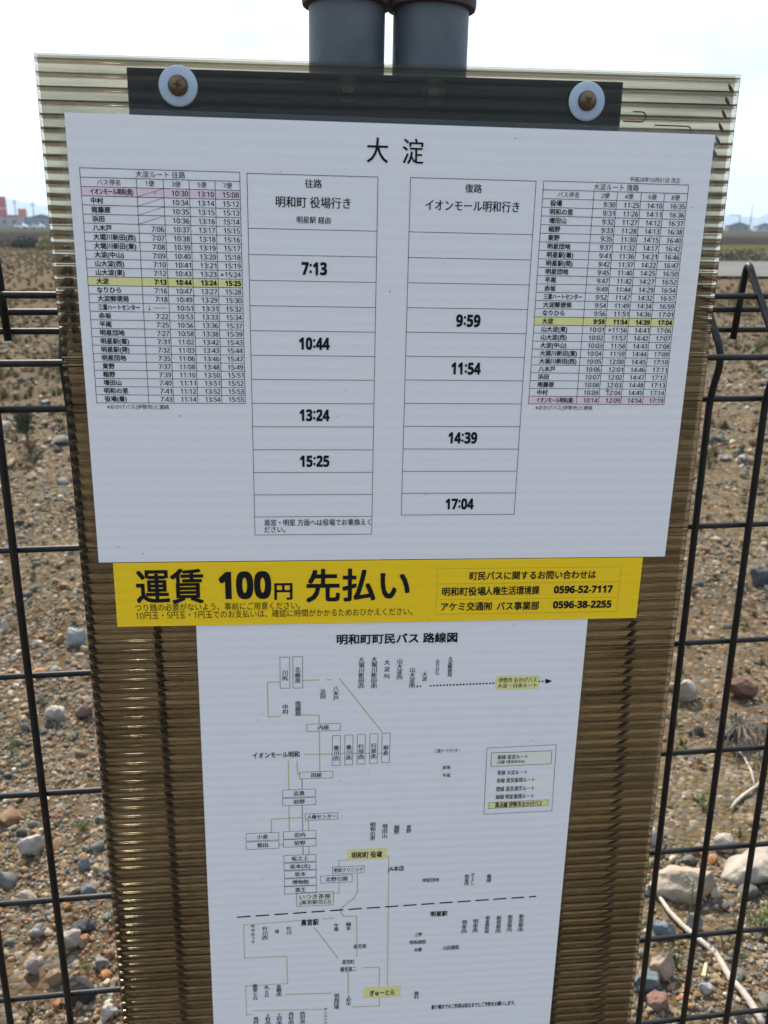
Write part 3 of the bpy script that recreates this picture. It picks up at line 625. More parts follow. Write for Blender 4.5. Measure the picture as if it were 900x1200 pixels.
for x, zc, ln in ((.160, .0098, .012), (.192, .0020, .045)):
    pts = [(x-ln*.5, .0035, zc+.003)] + [(x+.003*math.cos(a), .0035, zc+.003*math.sin(a)) for a in [math.pi/2-math.pi*i/8 for i in range(9)]] + [(x-ln, .0035, zc-.003)]
    obj('water_drop', arc_drop(pts, .00045), meniscus, panel)
plastic = mat('pale_blue_washer_plastic', (.33, .43, .53), .45, spec=.4, var=(.42, .50, .57), scale=40); brass = mat('tarnished_screw', (.19, .14, .08), .42, metal=.9, var=(.10, .07, .04), scale=220)
for wx, wz, turn in ((-.1397, .0174, .2), (.1211, .0174, .9)):
    bm = bmesh.new(); lathe(bm, [(.0118, 0), (.0120, .0006), (.0116, .0012), (.0104, .0016), (.0062, .0017), (.0060, .0010)], 40, 'Y', (wx, -.0003, wz)); wo_ = part('washer', bm, plastic, smooth=True, angle=50)
    bm = bmesh.new(); lathe(bm, [(.0058, .0010), (.0058, .0028), (.0052, .0040), (.0034, .0048), (.0015, .0050)], 28, 'Y', (wx, -.0003, wz)); sc_ = obj('screw', bm, brass, wo_, smooth=True, angle=40)
    bm = bmesh.new()
    for a in (turn, turn+math.pi/2):
        r = bmesh.ops.create_cube(bm, size=1)
        for v in r['verts']: v.co = Vector((v.co.x*.0048, v.co.y*.0006, v.co.z*.0012)); v.co = Matrix.Rotation(a, 3, 'Y') @ v.co + Vector((wx, -.0054, wz))
    obj('cross_recess', bm, mat('recess_shadow_metal', (.035, .026, .018), .6), sc_)

# ------------------------------------------------------------------ printed notices
INK = mat('black_print', (.012, .012, .014), .75, spec=.12); GREY_INK = mat('grey_print', (.09, .09, .10), .5, spec=.3)
PINK = mat('pink_marker', (.76, .60, .67), .5); YEL = mat('yellow_marker', (.76, .72, .30), .5); PALE = mat('pale_green_fill', (.76, .77, .67), .5); ROUTE = mat('olive_route_print', (.50, .48, .13), .5); ROUTE2 = mat('faded_route_print', (.55, .49, .24), .5); YLINE = mat('ochre_rule', (.42, .30, .02), .5)
def paper_mat(name, c, bump=.00008):
    m = bpy.data.materials.new(name); m.use_nodes = True; n = m.node_tree; b = n.nodes['Principled BSDF']; b.inputs['Base Color'].default_value = (*c, 1); b.inputs['Roughness'].default_value = .55
    b.inputs['Coat Weight'].default_value = .35; b.inputs['Coat Roughness'].default_value = .12; b.inputs['Specular IOR Level'].default_value = .2
    t = n.nodes.new('ShaderNodeTexCoord'); wv = n.nodes.new('ShaderNodeTexWave'); wv.bands_direction = 'Z'; wv.inputs['Scale'].default_value = 2*math.pi/(20*PZ); wv.inputs['Distortion'].default_value = .8; wv.inputs['Detail'].default_value = 2; wv.inputs['Detail Scale'].default_value = .02
    ns = n.nodes.new('ShaderNodeTexNoise'); ns.inputs['Scale'].default_value = 9; ns.inputs['Detail'].default_value = 4; ad = n.nodes.new('ShaderNodeMath'); ad.operation = 'MULTIPLY_ADD'; ad.inputs[1].default_value = 6
    bp_ = n.nodes.new('ShaderNodeBump'); bp_.inputs['Strength'].default_value = 1; bp_.inputs['Distance'].default_value = bump
    n.links.new(t.outputs['Object'], wv.inputs['Vector']); n.links.new(t.outputs['Object'], ns.inputs['Vector']); n.links.new(ns.outputs['Fac'], ad.inputs[0]); n.links.new(wv.outputs['Fac'], ad.inputs[2])
    n.links.new(ad.outputs[0], bp_.inputs['Height']); n.links.new(bp_.outputs[0], b.inputs['Normal'])
    tr = n.nodes.new('ShaderNodeBsdfTranslucent'); tr.inputs[0].default_value = (*c, 1); mx_ = n.nodes.new('ShaderNodeMixShader'); mx_.inputs[0].default_value = .12
    o = n.nodes['Material Output']; n.links.new(b.outputs[0], mx_.inputs[1]); n.links.new(tr.outputs[0], mx_.inputs[2]); n.links.new(mx_.outputs[0], o.inputs[0])
    return m
WHITE = paper_mat('laminated_white_paper', (.87, .865, .87)); YELLOW = paper_mat('laminated_yellow_paper', (.99, .67, .018)); FILM = sheet_plastic('laminate_film', (.93, .93, .92), .08, 1.45)
GL = {}
SANS = {ord(c): 0x1D7E2+i for i, c in enumerate('0123456789')}; SANS_BOLD = {ord(c): 0x1D7EC+i for i, c in enumerate('0123456789')}
SANS[ord(':')] = SANS_BOLD[ord(':')] = 0x2236
def glyphs(s, heavy=False):
    s = s.translate(SANS_BOLD if heavy else SANS)
    if s not in GL:
        c = bpy.data.curves.new('lettering', 'FONT'); c.body = s; c.size = 1; c.resolution_u = 3; c.fill_mode = 'FRONT'
        o = bpy.data.objects.new('lettering', c); me = bpy.data.meshes.new_from_object(o)
        v = np.empty(len(me.vertices)*3, np.float32); me.vertices.foreach_get('co', v); v = v.reshape(-1, 3)[:, :2]
        GL[s] = (v, [tuple(p.vertices) for p in me.polygons]); bpy.data.objects.remove(o); bpy.data.curves.remove(c); bpy.data.meshes.remove(me)
    return GL[s]
MM = .001
class Ink:
    """flat print in millimetres of the sign frame; build() makes one mesh"""
    def __init__(s, lift): s.v, s.f, s.y = [], [], -lift
    def poly(s, pts):
        n = len(s.v); a = sum(p[0]*q[1]-q[0]*p[1] for p, q in zip(pts, pts[1:]+pts[:1])); pts = pts if a > 0 else pts[::-1]
        s.v += [(x, z) for x, z in pts]; s.f.append(tuple(range(n, n+len(pts))))
    def rect(s, x0, z0, x1, z1): s.poly([(x0, z0), (x1, z0), (x1, z1), (x0, z1)])
    def line(s, pts, w=.3):
        for (x0, z0), (x1, z1) in zip(pts, pts[1:]):
            d = math.hypot(x1-x0, z1-z0) or 1; ux, uz = (x1-x0)/d*w/2, (z1-z0)/d*w/2
            s.poly([(x0-ux-uz, z0-uz+ux), (x0-ux+uz, z0-uz-ux), (x1+ux+uz, z1+uz-ux), (x1+ux-uz, z1+uz+ux)])
    def frame(s, x0, z0, x1, z1, w=.3): s.line([(x0, z0), (x1, z0), (x1, z1), (x0, z1), (x0, z0)], w)
    def dash(s, a, b, on, off, w):
        d = math.hypot(b[0]-a[0], b[1]-a[1]); t = 0; ux, uz = (b[0]-a[0])/d, (b[1]-a[1])/d; nx, nz = -uz*w/2, ux*w/2
        while t < d:
            e = min(d, t+on); p, q = (a[0]+ux*t, a[1]+uz*t), (a[0]+ux*e, a[1]+uz*e)
            s.poly([(p[0]+nx, p[1]+nz), (p[0]-nx, p[1]-nz), (q[0]-nx, q[1]-nz), (q[0]+nx, q[1]+nz)]); t += on+off
    def text(s, txt, cx, cz, h, w=None, bold=0.0, align='C', maxw=None, skew=0):
        """h: height of the lettering; w: forces the width"""
        v, f = glyphs(txt, bold >= .02)
        if not len(v): return
        lo, hi = v.min(0), v.max(0); cjk = any(ord(c) > 0x2000 for c in txt)
        k = h/(.86 if cjk else hi[1]-lo[1]); kx = w/(hi[0]-lo[0]) if w else k
        if maxw and (hi[0]-lo[0])*kx > maxw: kx = maxw/(hi[0]-lo[0])
        W = (hi[0]-lo[0])*kx; x0 = cx - W/2 if align == 'C' else (cx if align == 'L' else cx-W); mid = .36 if cjk else (hi[1]+lo[1])/2
        n0 = bold*.8
        offs = [(0, 0)] if bold < .009 else ([(-n0, 0), (n0, 0)] if bold < .02 else [(-n0, -n0), (n0, -n0), (-n0, n0), (n0, n0), (0, 0)])   # heavier strokes: the same letters struck again a hair apart
        for j, (ox, oz) in enumerate(offs):
            n = len(s.v); s.v += [(x0+(a-lo[0]+ox)*kx, cz+(b-mid+oz)*k, j*6e-6) for a, b in v]; s.f += [tuple(i+n for i in p) for p in f]
    def vtext(s, txt, cx, ztop, zbot, w, bold=0.0):
        cells, i = [], 0
        while i < len(txt):
            if txt[i] == '(': j = txt.index(')', i)+1
            else: j = i+1
            cells.append('｜' if txt[i] == 'ー' else txt[i:j]); i = j
        step = (ztop-zbot)/len(cells)
        for k, c in enumerate(cells): s.text(c, cx, ztop-step*(k+.5), min(step*.95, w*1.1), w=w*1.25 if len(c) > 1 else (w*.1 if c == '｜' else None), bold=bold, maxw=w*1.3)
    def build(s, name, m, parent, c):
        if not s.f: return None
        me = bpy.data.meshes.new(name); me.from_pydata([(p[0]*MM, s.y-(p[2] if len(p) > 2 else 0), p[1]*MM) for p in s.v], [], s.f)
        o = link(name, me, m, parent); o.location = -c; return o
def notice(name, label, cat, x0, x1, zt, zb, front, m, film=None, rotz=0):
    c = Vector(((x0+x1)/2*MM, 0, zb*MM)); t = thing(name, label, cat, matrix=SIGN @ Matrix.Translation(c))
    bm = bmesh.new(); box(bm, x0*MM, x1*MM, -front, -front+.00025, zb*MM, zt*MM); o = obj('paper', bm, m, t); o.location = -c
    if film:
        a, b, d, e = film; bm = bmesh.new(); box(bm, a*MM, b*MM, -front+.0004, -front+.0005, e*MM, d*MM); o = obj('laminate_film', bm, FILM, t); o.location = -c
    return t, c
F1 = .0010
tt, C1 = notice('timetable_notice', 'large white laminated sheet of bus departure times at the top of the panel', 'notice', -210, 210, 0, -297, F1, WHITE, (-213.5, 213.5, 3.4, -300.5))
H1, H2, H3 = F1+.00012, F1+.00024, F1+.00036
ink = Ink(H3); ink.text('大', -14.6, -16.5, 14.2, w=13.6, bold=.012); ink.text('淀', 8.6, -16.5, 14.2, w=13.6, bold=.012); ink.build('title', INK, tt, C1)
ink = Ink(H3); ink.text('平成28年10月01日 改正', 189.6, -29.2, 2.9, align='R', w=35); ink.build('revision_date', INK, tt, C1)
def tab(name, title, cols, heads, rows, x0, zt, zb, xs, yellow, pink, bold_row, foot, foot_x):
    n = len(rows)+2; rh = (zt-zb)/n; zrow = lambda i: zt - rh*i
    hl = Ink(H1); ln = Ink(H2); tx = Ink(H3)
    hy = Ink(H1); hy.rect(xs[0], zrow(yellow+3), xs[-1], zrow(yellow+2)); hl.rect(xs[0], zrow(pink+3), xs[-1], zrow(pink+2))
    for i in range(n+1): ln.line([(xs[0], zrow(i)), (xs[-1], zrow(i))], .31)
    ln.line([(xs[0], zt), (xs[0], zb)], .31); ln.line([(xs[-1], zt), (xs[-1], zb)], .31)
    for x in xs[1:-1]: ln.line([(x, zrow(1)), (x, zb)], .31)
    tx.text(title, (xs[0]+xs[-1])/2, zrow(.5), 3.7, bold=.008)
    for i, h in enumerate(heads): tx.text(h, (xs[i]+xs[i+1])/2, zrow(1.5), 3.3, bold=.006)
    for r, row in enumerate(rows):
        zc = zrow(r+2.5); b = .022 if r == bold_row else .019
        tx.text(row[0], xs[0]+5.6, zc, 3.5, align='L', bold=min(b+.004, .03), maxw=xs[1]-xs[0]-8)
        for k, s_ in enumerate(row[1:]):
            x = xs[k+2]-.9
            if s_ == '/': ln.line([(xs[k+1], zrow(r+3)), (xs[k+2], zrow(r+2))], .2)
            elif s_ == '|': ln.line([(xs[k+1]+4, zc+1.6), (xs[k+1]+4, zc-1.6)], .25); ln.line([(xs[k+1]+3.3, zc-.7), (xs[k+1]+4, zc-1.6), (xs[k+1]+4.7, zc-.7)], .25); ln.line([(xs[k+1]+6.5, zc), (xs[k+2]-2, zc)], .25)
            else:
                star = s_.startswith('※'); s_ = s_.lstrip('※'); wd = 10.2*(len(s_)/5)*(.96 if len(s_) < 5 else 1)
                tx.text(s_, x, zc, 3.3, w=wd, align='R', bold=b)
                if star: tx.text('※', x-wd-2, zc, 3.2)
    o = ln.build(name, INK, tt, C1); c = Vector((0, 0, 0))
    hy.build('yellow_row', YEL, o, c); hl.build('pink_row', PINK, o, c); tx.text(foot, foot_x, zb-2.7, 3.0, align='L', w=41.5); tx.build('lettering', INK, o, c)
OUT = '''イオンモール明和(発) / 10:30 13:10 15:08
中村 / 10:34 13:14 15:12
南藤原 / 10:35 13:15 15:13
浜田 / 10:36 13:16 15:14
八木戸 7:06 10:37 13:17 15:15
大堀川新田(西) 7:07 10:38 13:18 15:16
大堀川新田(東) 7:08 10:39 13:19 15:17
大淀(中山) 7:09 10:40 13:20 15:18
山大淀(西) 7:10 10:41 13:21 15:19
山大淀(東) 7:12 10:43 13:23 ※15:24
大淀 7:13 10:44 13:24 15:25
なりひら 7:16 10:47 13:27 15:28
大淀郵便局 7:18 10:49 13:29 15:30
三重ハートセンター | 10:51 13:31 15:32
赤坂 7:22 10:53 13:33 15:34
平尾 7:25 10:56 13:36 15:37
明星団地 7:27 10:58 13:38 15:39
明星駅(着) 7:31 11:02 13:42 15:43
明星駅(発) 7:32 11:03 13:43 15:44
明星団地 7:35 11:06 13:46 15:47
東野 7:37 11:08 13:48 15:49
稲野 7:39 11:10 13:50 15:51
増田山 7:40 11:11 13:51 15:52
明和の里 7:41 11:12 13:52 15:53
役場(着) 7:43 11:14 13:54 15:55'''
RET = '''役場 9:30 11:25 14:10 16:35
明和の里 9:31 11:26 14:11 16:36
増田山 9:32 11:27 14:12 16:37
稲野 9:33 11:28 14:13 16:38
東野 9:35 11:30 14:15 16:40
明星団地 9:37 11:32 14:17 16:42
明星駅(着) 9:41 11:36 14:21 16:46
明星駅(発) 9:42 11:37 14:22 16:47
明星団地 9:45 11:40 14:25 16:50
平尾 9:47 11:42 14:27 16:52
赤坂 9:49 11:44 14:29 16:54
三重ハートセンター 9:52 11:47 14:32 16:57
大淀郵便局 9:54 11:49 14:34 16:59
なりひら 9:56 11:51 14:36 17:01
大淀 9:59 11:54 14:39 17:04
山大淀(東) 10:01 ※11:56 14:41 17:06
山大淀(西) 10:02 11:57 14:42 17:07
大淀(中山) 10:03 11:58 14:43 17:08
大堀川新田(東) 10:04 11:59 14:44 17:09
大堀川新田(西) 10:05 12:00 14:45 17:10
八木戸 10:06 12:01 14:46 17:11
浜田 10:07 12:02 14:47 17:12
南藤原 10:08 12:03 14:48 17:13
中村 10:09 12:04 14:49 17:14
イオンモール明和(着) 10:14 12:09 14:54 17:19'''
rows = lambda s: [l.split() for l in s.split('\n')]
tab('outbound_timetable', '大淀ルート 往路', 4, ['バス停名', '1便', '3便', '5便', '7便'], rows(OUT), -203.2, -31.9, -181.5, [-203.2, -168.5, -151.7, -135.4, -119.0, -103.1], 10, 0, 10, '※おかげバス(伊勢市)と連絡', -196.5)
tab('return_timetable', '大淀ルート 復路', 4, ['バス停名', '2便', '4便', '6便', '8便'], rows(RET), 96.2, -31.8, -180.6, [96.2, 131.0, 147.1, 163.6, 179.7, 195.8], 14, 24, 14, '※おかげバス(伊勢市)と連絡', 101.5)
def column(name, x0, x1, zt, zh, n, rh, times, heads, note=None):
    ln = Ink(H2); tx = Ink(H3); zb = zh - n*rh; ze_ = zb - (13.6 if note else 0)
    ln.line([(x0, zt), (x1, zt)], .32); ln.line([(x0, zt), (x0, ze_)], .32); ln.line([(x1, zt), (x1, ze_)], .32)
    for i in range(n+1): ln.line([(x0, zh-i*rh), (x1, zh-i*rh)], .32)
    for s_, cx, cz, h, wd, b in heads: tx.text(s_, cx, cz, h, w=wd, bold=b)
    for i, s_ in times: tx.text(s_, (x0+x1)/2 + .8, zh-rh*(i+.5), 8.0, w=20.5*(len(s_)+.2)/5.2, bold=.026)
    if note:
        ln.line([(x0, ze_), (x1, ze_)], .32); tx.text(note[0], x0+6.8, zb-4.4, 4.6, w=77, align='L', bold=.014); tx.text(note[1], x0+6.8, zb-9.6, 4.6, w=15, align='L', bold=.014)
    o = ln.build(name, INK, tt, C1); tx.build('lettering', INK, o, Vector((0, 0, 0)))
column('outbound_departures', -98.5, -14.0, -32.4, -66.0, 12, 16.46, [(1, '7:13'), (4, '10:44'), (7, '13:24'), (9, '15:25')],
       [('往路', -55.9, -37.6, 5.0, 10.8, .014), ('明和町 役場行き', -56.0, -49.2, 6.4, 48.5, .016), ('明星駅 経由', -55.8, -60.0, 4.0, 22, .014)], ('斎宮・明星 方面へは役場でお乗換えく', 'ださい。'))
column('return_departures', 7.4, 91.1, -32.1, -65.9, 12, 16.4, [(3, '9:59'), (5, '11:54'), (8, '14:39'), (11, '17:04')],
       [('復路', 49.4, -37.8, 5.0, 11.0, .014), ('イオンモール明和行き', 49.3, -48.8, 6.4, 63, .016)])

# yellow fare strip
F2 = F1 + .0007
ft, C2 = notice('fare_notice', 'long yellow strip with the fare in bold black, between the two white sheets', 'notice', -200, 192.6, -297.4, -347, F2, YELLOW)
ink = Ink(F2+.0003); ink.text('運賃', -160.6, -316.2, 24.5, w=47.5, bold=.022); ink.text('100', -106.5, -315.6, 20.6, w=37, bold=.03); ink.text('円', -78.6, -320.7, 12.6, w=12.6, bold=.03); ink.text('先払い', -23.4, -317.2, 23.5, w=76, bold=.026); ink.build('fare_heading', INK, ft, C2)
ink = Ink(F2+.0003); ink.text('つり銭の必要がないよう、事前にご用意ください。', -186.4, -332.2, 5.6, w=120, align='L', bold=.008); ink.text('10円玉・5円玉・1円玉でのお支払いは、確認に時間がかかるためおひかえください。', -186.2, -338.4, 5.6, w=204, align='L', bold=.008); ink.build('small_print', INK, ft, C2)
ink = Ink(F2+.00015); ink.frame(35.6, -341.2, 176.4, -304.6, .22); ink.line([(35.6, -316.6), (176.4, -316.6)], .22); ink.line([(35.6, -329.4), (176.4, -329.4)], .22); o = ink.build('contact_box', YLINE, ft, C2)
ink = Ink(F2+.0003); ink.text('町民バスに関するお問い合わせは', 108.6, -310.6, 6.2, w=97, bold=.024); ink.text('明和町役場', 56.3, -323.0, 6.4, w=33, bold=.024); ink.text('人権生活環境課', 93.4, -322.8, 6.4, w=41.5, bold=.024); ink.text('0596-52-7117', 148.4, -322.5, 5.8, w=45.5, bold=.03)
ink.text('アケミ交通㈲', 59.0, -335.2, 6.4, w=39, bold=.024); ink.text('バス事業部', 98.6, -335.4, 6.4, w=32.5, bold=.024); ink.text('0596-38-2255', 148.7, -334.9, 5.8, w=45.5, bold=.03); ink.build('lettering', INK, o, Vector((0, 0, 0)))

# route map
F3 = F1 - .0001
rm, C3 = notice('route_map_notice', 'tall white laminated sheet with a printed bus route diagram below the yellow strip', 'notice', -143.2, 154.4, -346.0, -766, F3, WHITE, (-147, 158.5, -345, -769))
ln = Ink(F3+.00024); tx = Ink(F3+.00036); ro = Ink(F3+.00012); ro2 = Ink(F3+.00012); yl = Ink(F3+.00018); pf = Ink(F3+.00015)
def Zm(ox, oy):
    def f(x, y): q = sp(ox+x/4.5, oy+y/4.5); return (q.x*1000, q.z*1000)
    return f
za_, zb_, zc_, zd_, ze2, zf2 = Zm(270, 730), Zm(460, 730), Zm(270, 860), Zm(460, 860), Zm(260, 980), Zm(440, 980)
def bx(z, x0, y0, x1, y1, txt=None, vert=False, fill=None, w=.3, txt2=None):
    a, b = z((x0+x1)/2, y0), z((x0+x1)/2, y1); l, r = z(x0, (y0+y1)/2)[0], z(x1, (y0+y1)/2)[0]; t_, b_ = a[1], b[1]
    if fill is not None: fill.rect(l, b_, r, t_)
    if w: one = Ink(F3+.00024); one.frame(l, b_, r, t_, w); one.build('stop_box', INK, rm, C3)
    if txt:
        if vert: n = len(txt.replace('(', '').replace(')', '')) - (1 if '(' in txt else 0)*0; hh = min((t_-b_)*.9, 4.6*n); m_ = (t_+b_)/2 - (t_-b_)*.08; tx.vtext(txt, (l+r)/2, m_+hh/2, m_-hh/2, 3.6, .016)
        elif txt2: tx.text(txt, (l+r)/2, t_-(t_-b_)*.32, (t_-b_)*.34, bold=.014, maxw=(r-l)*.88); tx.text(txt2, (l+r)/2, t_-(t_-b_)*.72, (t_-b_)*.30, bold=.014, maxw=(r-l)*.9)
        else: tx.text(txt, (l+r)/2, (t_+b_)/2, min(4.0, (t_-b_)*.62), bold=.016, maxw=(r-l)*.9)
def T(z, x0, y0, x1, y1, txt, bold=.019):
    a, b = z(x0, (y0+y1)/2), z(x1, (y0+y1)/2); h = z((x0+x1)/2, y0)[1] - z((x0+x1)/2, y1)[1]; tx.text(txt, (a[0]+b[0])/2, (a[1]+b[1])/2, h, w=b[0]-a[0], bold=bold)
def V(z, cx, y0, y1, txt, w=3.7): a, b = z(cx, y0), z(cx, y1); tx.vtext(txt, (a[0]+b[0])/2, a[1], b[1], w, .019)
def Ro(z, pts, k=ro, w=.75): k.line([z(*p) for p in pts], w)
T(za_, 562, 55, 1194, 103, '明和町町民バス 路線図', .03)
bx(za_, 262, 177, 313, 341, '川尻', True); bx(za_, 330, 175, 381, 340, '北藤原', True); bx(za_, 402, 528, 580, 566, '内座')
for x, t_ in zip((558, 624, 689, 755, 819), ('養川(西)', '養川(東)', '行部(西)', '行部(東)', '根倉')): bx(za_, x-21, 590-(x-558)*.05, x+21, 748-(x-558)*.06, t_, True)
V(za_, 488, 345, 396, '浜田'); V(za_, 556, 330, 406, '八木戸'); V(za_, 290, 426, 478, '中村'); V(za_, 357, 408, 488, '南藤原')
V(za_, 690, 176, 340, '大堀川新田(西)'); V(za_, 757, 174, 340, '大堀川新田(東)'); V(za_, 825, 186, 294, '大淀(中山)')
V(zb_, 37, 184, 294, '山大淀(西)'); V(zb_, 103, 231, 338, '山大淀(東)'); V(zb_, 168, 256, 303, '大淀'); V(zb_, 236, 188, 272, 'なりひら'); V(zb_, 302, 174, 280, '大淀郵便局')
Ro(za_, [(262, 308), (195, 310), (200, 492), (262, 490)]); Ro(za_, [(381, 300), (468, 297)]); Ro(za_, [(510, 297), (532, 296)]); Ro(za_, [(575, 290), (800, 572)]); Ro(za_, [(375, 482), (468, 483), (468, 527)]); Ro(za_, [(468, 567), (470, 585), (471, 778)])
Ro(zc_, [(395, 105), (535, 102)]); [Ro(zc_, [(a, 100), (b, 98)]) for a, b in ((580, 603), (646, 668), (712, 734), (777, 798))]
T(zc_, 118, 92, 364, 121, 'イオンモール明和', .02)
Ro(zc_, [(305, 140), (308, 288)]); Ro(zc_, [(309, 375), (311, 508)]); Ro(zc_, [(351, 140), (355, 208), (366, 208)]); Ro(zc_, [(216, 518), (217, 446), (380, 437)]); Ro(zc_, [(412, 452), (412, 505)]); Ro(zc_, [(414, 590), (414, 632)]); Ro(zc_, [(257, 580), (280, 578)])
for a in ((366, 195, 540, 231, '田屋'), (276, 289, 448, 329, '志貴'), (276, 334, 450, 372, '前野'), (395, 414, 566, 449, '人権センター'), (83, 518, 256, 558, '小倉'), (83, 563, 256, 602, '蓑田'), (280, 508, 451, 548, '岩内'), (280, 551, 452, 590, '前野')): bx(zc_, *a)
for a, b in (((378, 236), (378, 289)), ((379, 374), (381, 507)), ((382, 591), (384, 632))): ln.dash(zc_(*a), zc_(*b), .7, .6, .8)
V(zc_, 750, 462, 556, '明和の里'); V(zc_, 813, 470, 546, '増田山'); V(zc_, 876, 477, 524, '稲野'); V(zd_, 85, 476, 518, '東野')
bx(zc_, 618, 601, 822, 659, None, fill=yl, w=0); T(zc_, 640, 618, 798, 648, '明和町 役場', .026)
for a in ((327, 94, 496, 131, '坂之上'), (328, 135, 497, 172, '坂本(北)'), (329, 176, 497, 213, '坂本'), (330, 217, 498, 256, '博物館'), (331, 258, 498, 297, '斎王'), (583, 154, 750, 191, '明和クリニック'), (521, 202, 687, 239, '北野公園')): bx(ze2, *a)
bx(ze2, 395, 290, 588, 361, 'いつき茶屋', fill=pf, txt2='(斎宮駅北口)')
rl = Ink(F3+.00024); rl.dash(ze2(80, 422), zf2(846, 312), 11.2, 4.2, 1.2); rl.build('railway_line', INK, rm, C3)
T(ze2, 418, 434, 510, 464, '斎宮駅', .028)
V(ze2, 165, 458, 562, 'ゆめはうす', 2.8); V(ze2, 227, 472, 540, '竹川(西)'); V(ze2, 291, 487, 506, '祓'); V(ze2, 354, 472, 513, '竹川'); V(ze2, 603, 455, 495, '牛葉'); V(ze2, 667, 448, 492, '楠木')
T(ze2, 695, 564, 760, 586, '斎宮南'); T(ze2, 635, 646, 698, 668, '斎宮町'); T(ze2, 625, 684, 707, 708, '勝見第二')
Ro(ze2, [(665, 122), (617, 125), (617, 153)], ro2); Ro(ze2, [(618, 240), (618, 295), (590, 297)], ro2); Ro(ze2, [(713, 192), (715, 285), (695, 325), (640, 365), (620, 385), (640, 415)], ro2, 1.0); Ro(ze2, [(868, 98), (880, 108), (872, 778)], ro2, .8)
Ro(ze2, [(410, 440), (115, 463), (120, 638), (342, 627), (346, 772), (125, 785), (131, 938), (160, 935)], ro2, .8); Ro(ze2, [(490, 480), (612, 638)], ro2, 1.0); Ro(ze2, [(535, 432), (590, 428)], ro2, .8); Ro(ze2, [(640, 418), (710, 416), (712, 560)], ro2, .8); Ro(ze2, [(711, 592), (710, 632)], ro2, .8)
Ro(ze2, [(742, 688), (830, 686), (830, 782)], ro2, .8); Ro(ze2, [(830, 848), (830, 890), (685, 896)], ro2, .8); Ro(ze2, [(665, 712), (666, 822)], ro2, 1.0); Ro(ze2, [(335, 830), (575, 822)], ro2, 1.0); Ro(ze2, [(170, 915), (530, 908)], ro2, .7)
V(ze2, 176, 774, 858, '美里ヶ丘'); V(ze2, 237, 780, 842, '丸ヶ丘'); V(ze2, 301, 777, 838, '金剛(東)'); V(ze2, 605, 824, 907, '明和団地'); V(ze2, 667, 832, 888, '上村中'); V(ze2, 180, 946, 986, '池村'); V(ze2, 243, 930, 990, '上村(西)'); V(ze2, 303, 926, 988, '上村(東)'); V(ze2, 365, 922, 985, '西村(西)'); V(ze2, 425, 919, 982, '西村(東)'); V(ze2, 546, 898, 988, 'サンハイツ', 2.8)
bx(ze2, 748, 787, 941, 845, None, fill=yl, w=0); T(ze2, 780, 806, 908, 834, 'ぎゅーとら', .026)
T(zf2, 65, 153, 150, 178, 'JA本店', .02); T(zf2, 249, 216, 334, 236, '明星団地'); V(zf2, 480, 197, 253, '明星団'); V(zf2, 510, 189, 256, 'ガーデン', 2.8); V(zf2, 597, 196, 238, '養部'); T(zf2, 290, 391, 378, 416, '明星駅', .03)
T(zf2, 205, 503, 244, 523, '上野'); T(zf2, 180, 543, 265, 563, '明和病院'); T(zf2, 203, 583, 243, 603, '本郷'); T(zf2, 357, 571, 437, 592, '山田農園'); V(zf2, 215, 813, 852, '蓑村')
for x, y0, t_ in ((467, 436, '明星(西)'), (526, 431, '明星(東)'), (588, 416, '明星病院前'), (648, 414, '新茶屋(西)'), (707, 409, '新茶屋(中)'), (766, 406, '新茶屋(東)')): V(zf2, x, y0, y0+(90 if '前' in t_ or '新' in t_ else 70), t_)
q = zf2(290, 985); tx.text('乗り場までのご利用は前日までにご予約をお願いします。', q[0], -716, 4.6, w=75, align='L', bold=.022)
ln.dash(zb_(195, 328), zb_(536, 314), 1.35, 1.25, 1.3); ln.dash(zb_(125, 331), zb_(150, 330), 1.35, 1.25, 1.3); ln.dash(zb_(768, 305), zb_(806, 304), 1.35, 1.25, 1.3); ln.poly([zb_(805, 290), zb_(840, 303), zb_(805, 318)])
bx(zb_, 543, 274, 771, 346, '伊勢市 おかげバス', fill=yl, w=0, txt2='大淀・日赤ルート')
T(zd_, 222, 74, 356, 94, '三重ハートセンター'); T(zd_, 262, 163, 305, 182, '赤坂'); T(zd_, 262, 205, 304, 224, '平尾')
lg = Ink(F3+.00024); lg.line([zd_(497, 71), zd_(862, 53), zd_(838, 402), zd_(480, 420), zd_(497, 71)], .32)
a, b, c_, d_ = zd_(520, 97), zd_(839, 85), zd_(834, 154), zd_(518, 168); pf.poly([a, b, c_, d_]); lg.line([a, b, c_, d_, a], .35)
for x0, x1, y0, y1, s_ in ((553, 712, 106, 128, '紺線 斎宮ルート'), (552, 694, 134, 151, '(点線 1便含めのみ)'), (551, 708, 188, 210, '青線 大淀ルート'), (548, 748, 228, 251, '赤線 斎宮循環ルート'), (545, 746, 272, 296, '橙線 斎宮通学ルート'), (543, 744, 314, 337, '緑線 明星循環ルート')): T(zd_, x0, y0, x1, y1, s_)
PL = Ink(F3+.00012); PL.poly([zd_(514, 234), zd_(820, 222), zd_(812, 293), zd_(510, 306)])
yl.poly([zd_(507, 358), zd_(820, 343), zd_(816, 374), zd_(505, 390)])
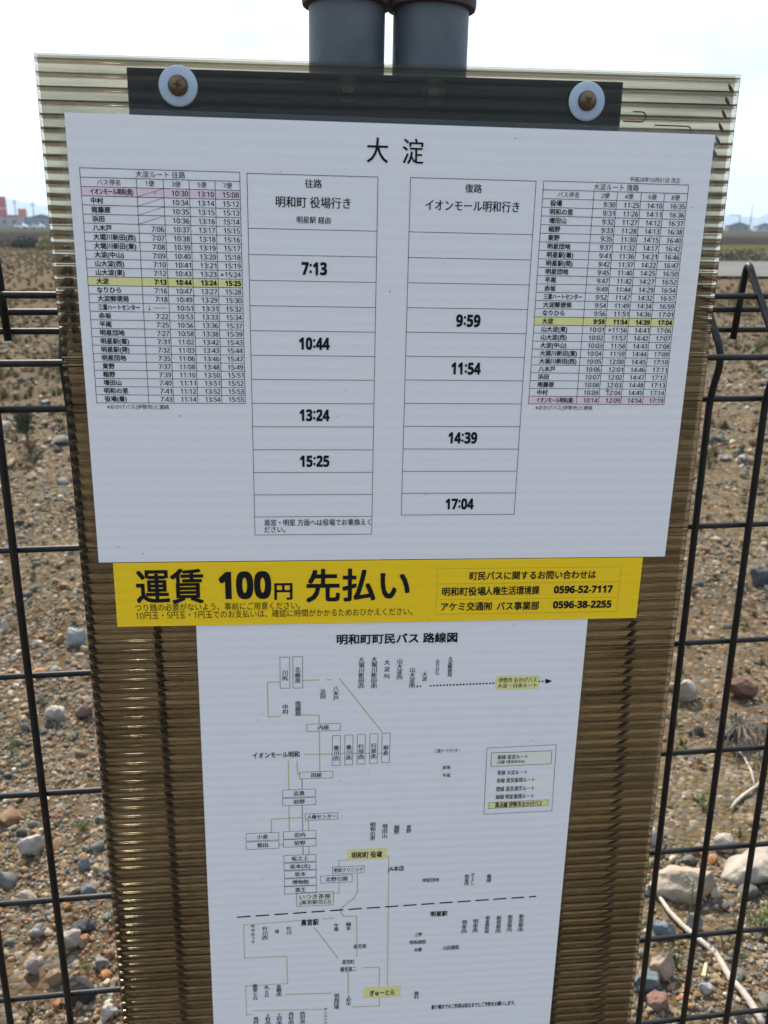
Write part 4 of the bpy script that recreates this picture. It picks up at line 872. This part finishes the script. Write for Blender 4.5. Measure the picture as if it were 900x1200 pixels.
for p_, q_ in (((507, 358), (820, 343)), ((505, 390), (816, 374)), ((507, 358), (505, 390)), ((820, 343), (816, 374))): lg.dash(zd_(*p_), zd_(*q_), 1.4, .9, .4)
lg.build('legend_frame', INK, rm, C3)
T(zd_, 540, 354, 786, 380, '黒点線 伊勢市おかげバス', .022)
o = ln.build('dotted_route', INK, rm, C3); tx.build('stop_names', INK, rm, C3); ro.build('route_line', ROUTE, rm, C3); ro2.build('route_line', ROUTE2, rm, C3); yl.build('yellow_label', YEL, rm, C3); pf.build('pale_fill', PALE, rm, C3); PL.build('pale_fill', mat('pale_cream_fill', (.80, .80, .74), .5), rm, C3)

# weather specks and scuffs on the laminated sheets
random.seed(77)
GRIME = mat('grey_grime', (.34, .33, .32), .8)
for t, c, lift, x0, x1, z0, z1, n in ((tt, C1, H3+.0001, -208, 208, -296, -2, 46), (ft, C2, F2+.00045, -199, 192, -346, -298, 10), (rm, C3, F3+.00048, -142, 153, -740, -348, 60)):
    ink = Ink(lift)
    for i in range(n):
        x, z, r = random.uniform(x0, x1), random.uniform(z0, z1), random.lognormvariate(-1.5, .55); k = random.randint(5, 8); st = random.uniform(1, 2.2); tw = random.uniform(0, 3.14)
        pts = []
        for j in range(k): a_ = 6.283*j/k; q_ = r*random.uniform(.6, 1.1); u_, v_ = q_*st*math.cos(a_), q_*math.sin(a_); pts.append((x+u_*math.cos(tw)-v_*math.sin(tw), z+u_*math.sin(tw)+v_*math.cos(tw)))
        ink.poly(pts)
    tag(ink.build('grime_specks', GRIME, t, c), kind='stuff')

# ------------------------------------------------------------------ haze: the air over the flat land
bm = bmesh.new(); box(bm, -6500, 6500, -6500, 6500, -6, 320)
hz_m = bpy.data.materials.new('pale_air'); hz_m.use_nodes = True; n = hz_m.node_tree; n.nodes.clear(); o = n.nodes.new('ShaderNodeOutputMaterial'); v = n.nodes.new('ShaderNodeVolumePrincipled')
v.inputs['Color'].default_value = (.58, .77, 1, 1); v.inputs['Density'].default_value = 2.4e-4; v.inputs['Anisotropy'].default_value = 0.2; n.links.new(v.outputs[0], o.inputs['Volume'])
tag(obj('haze', bm, hz_m), kind='stuff')
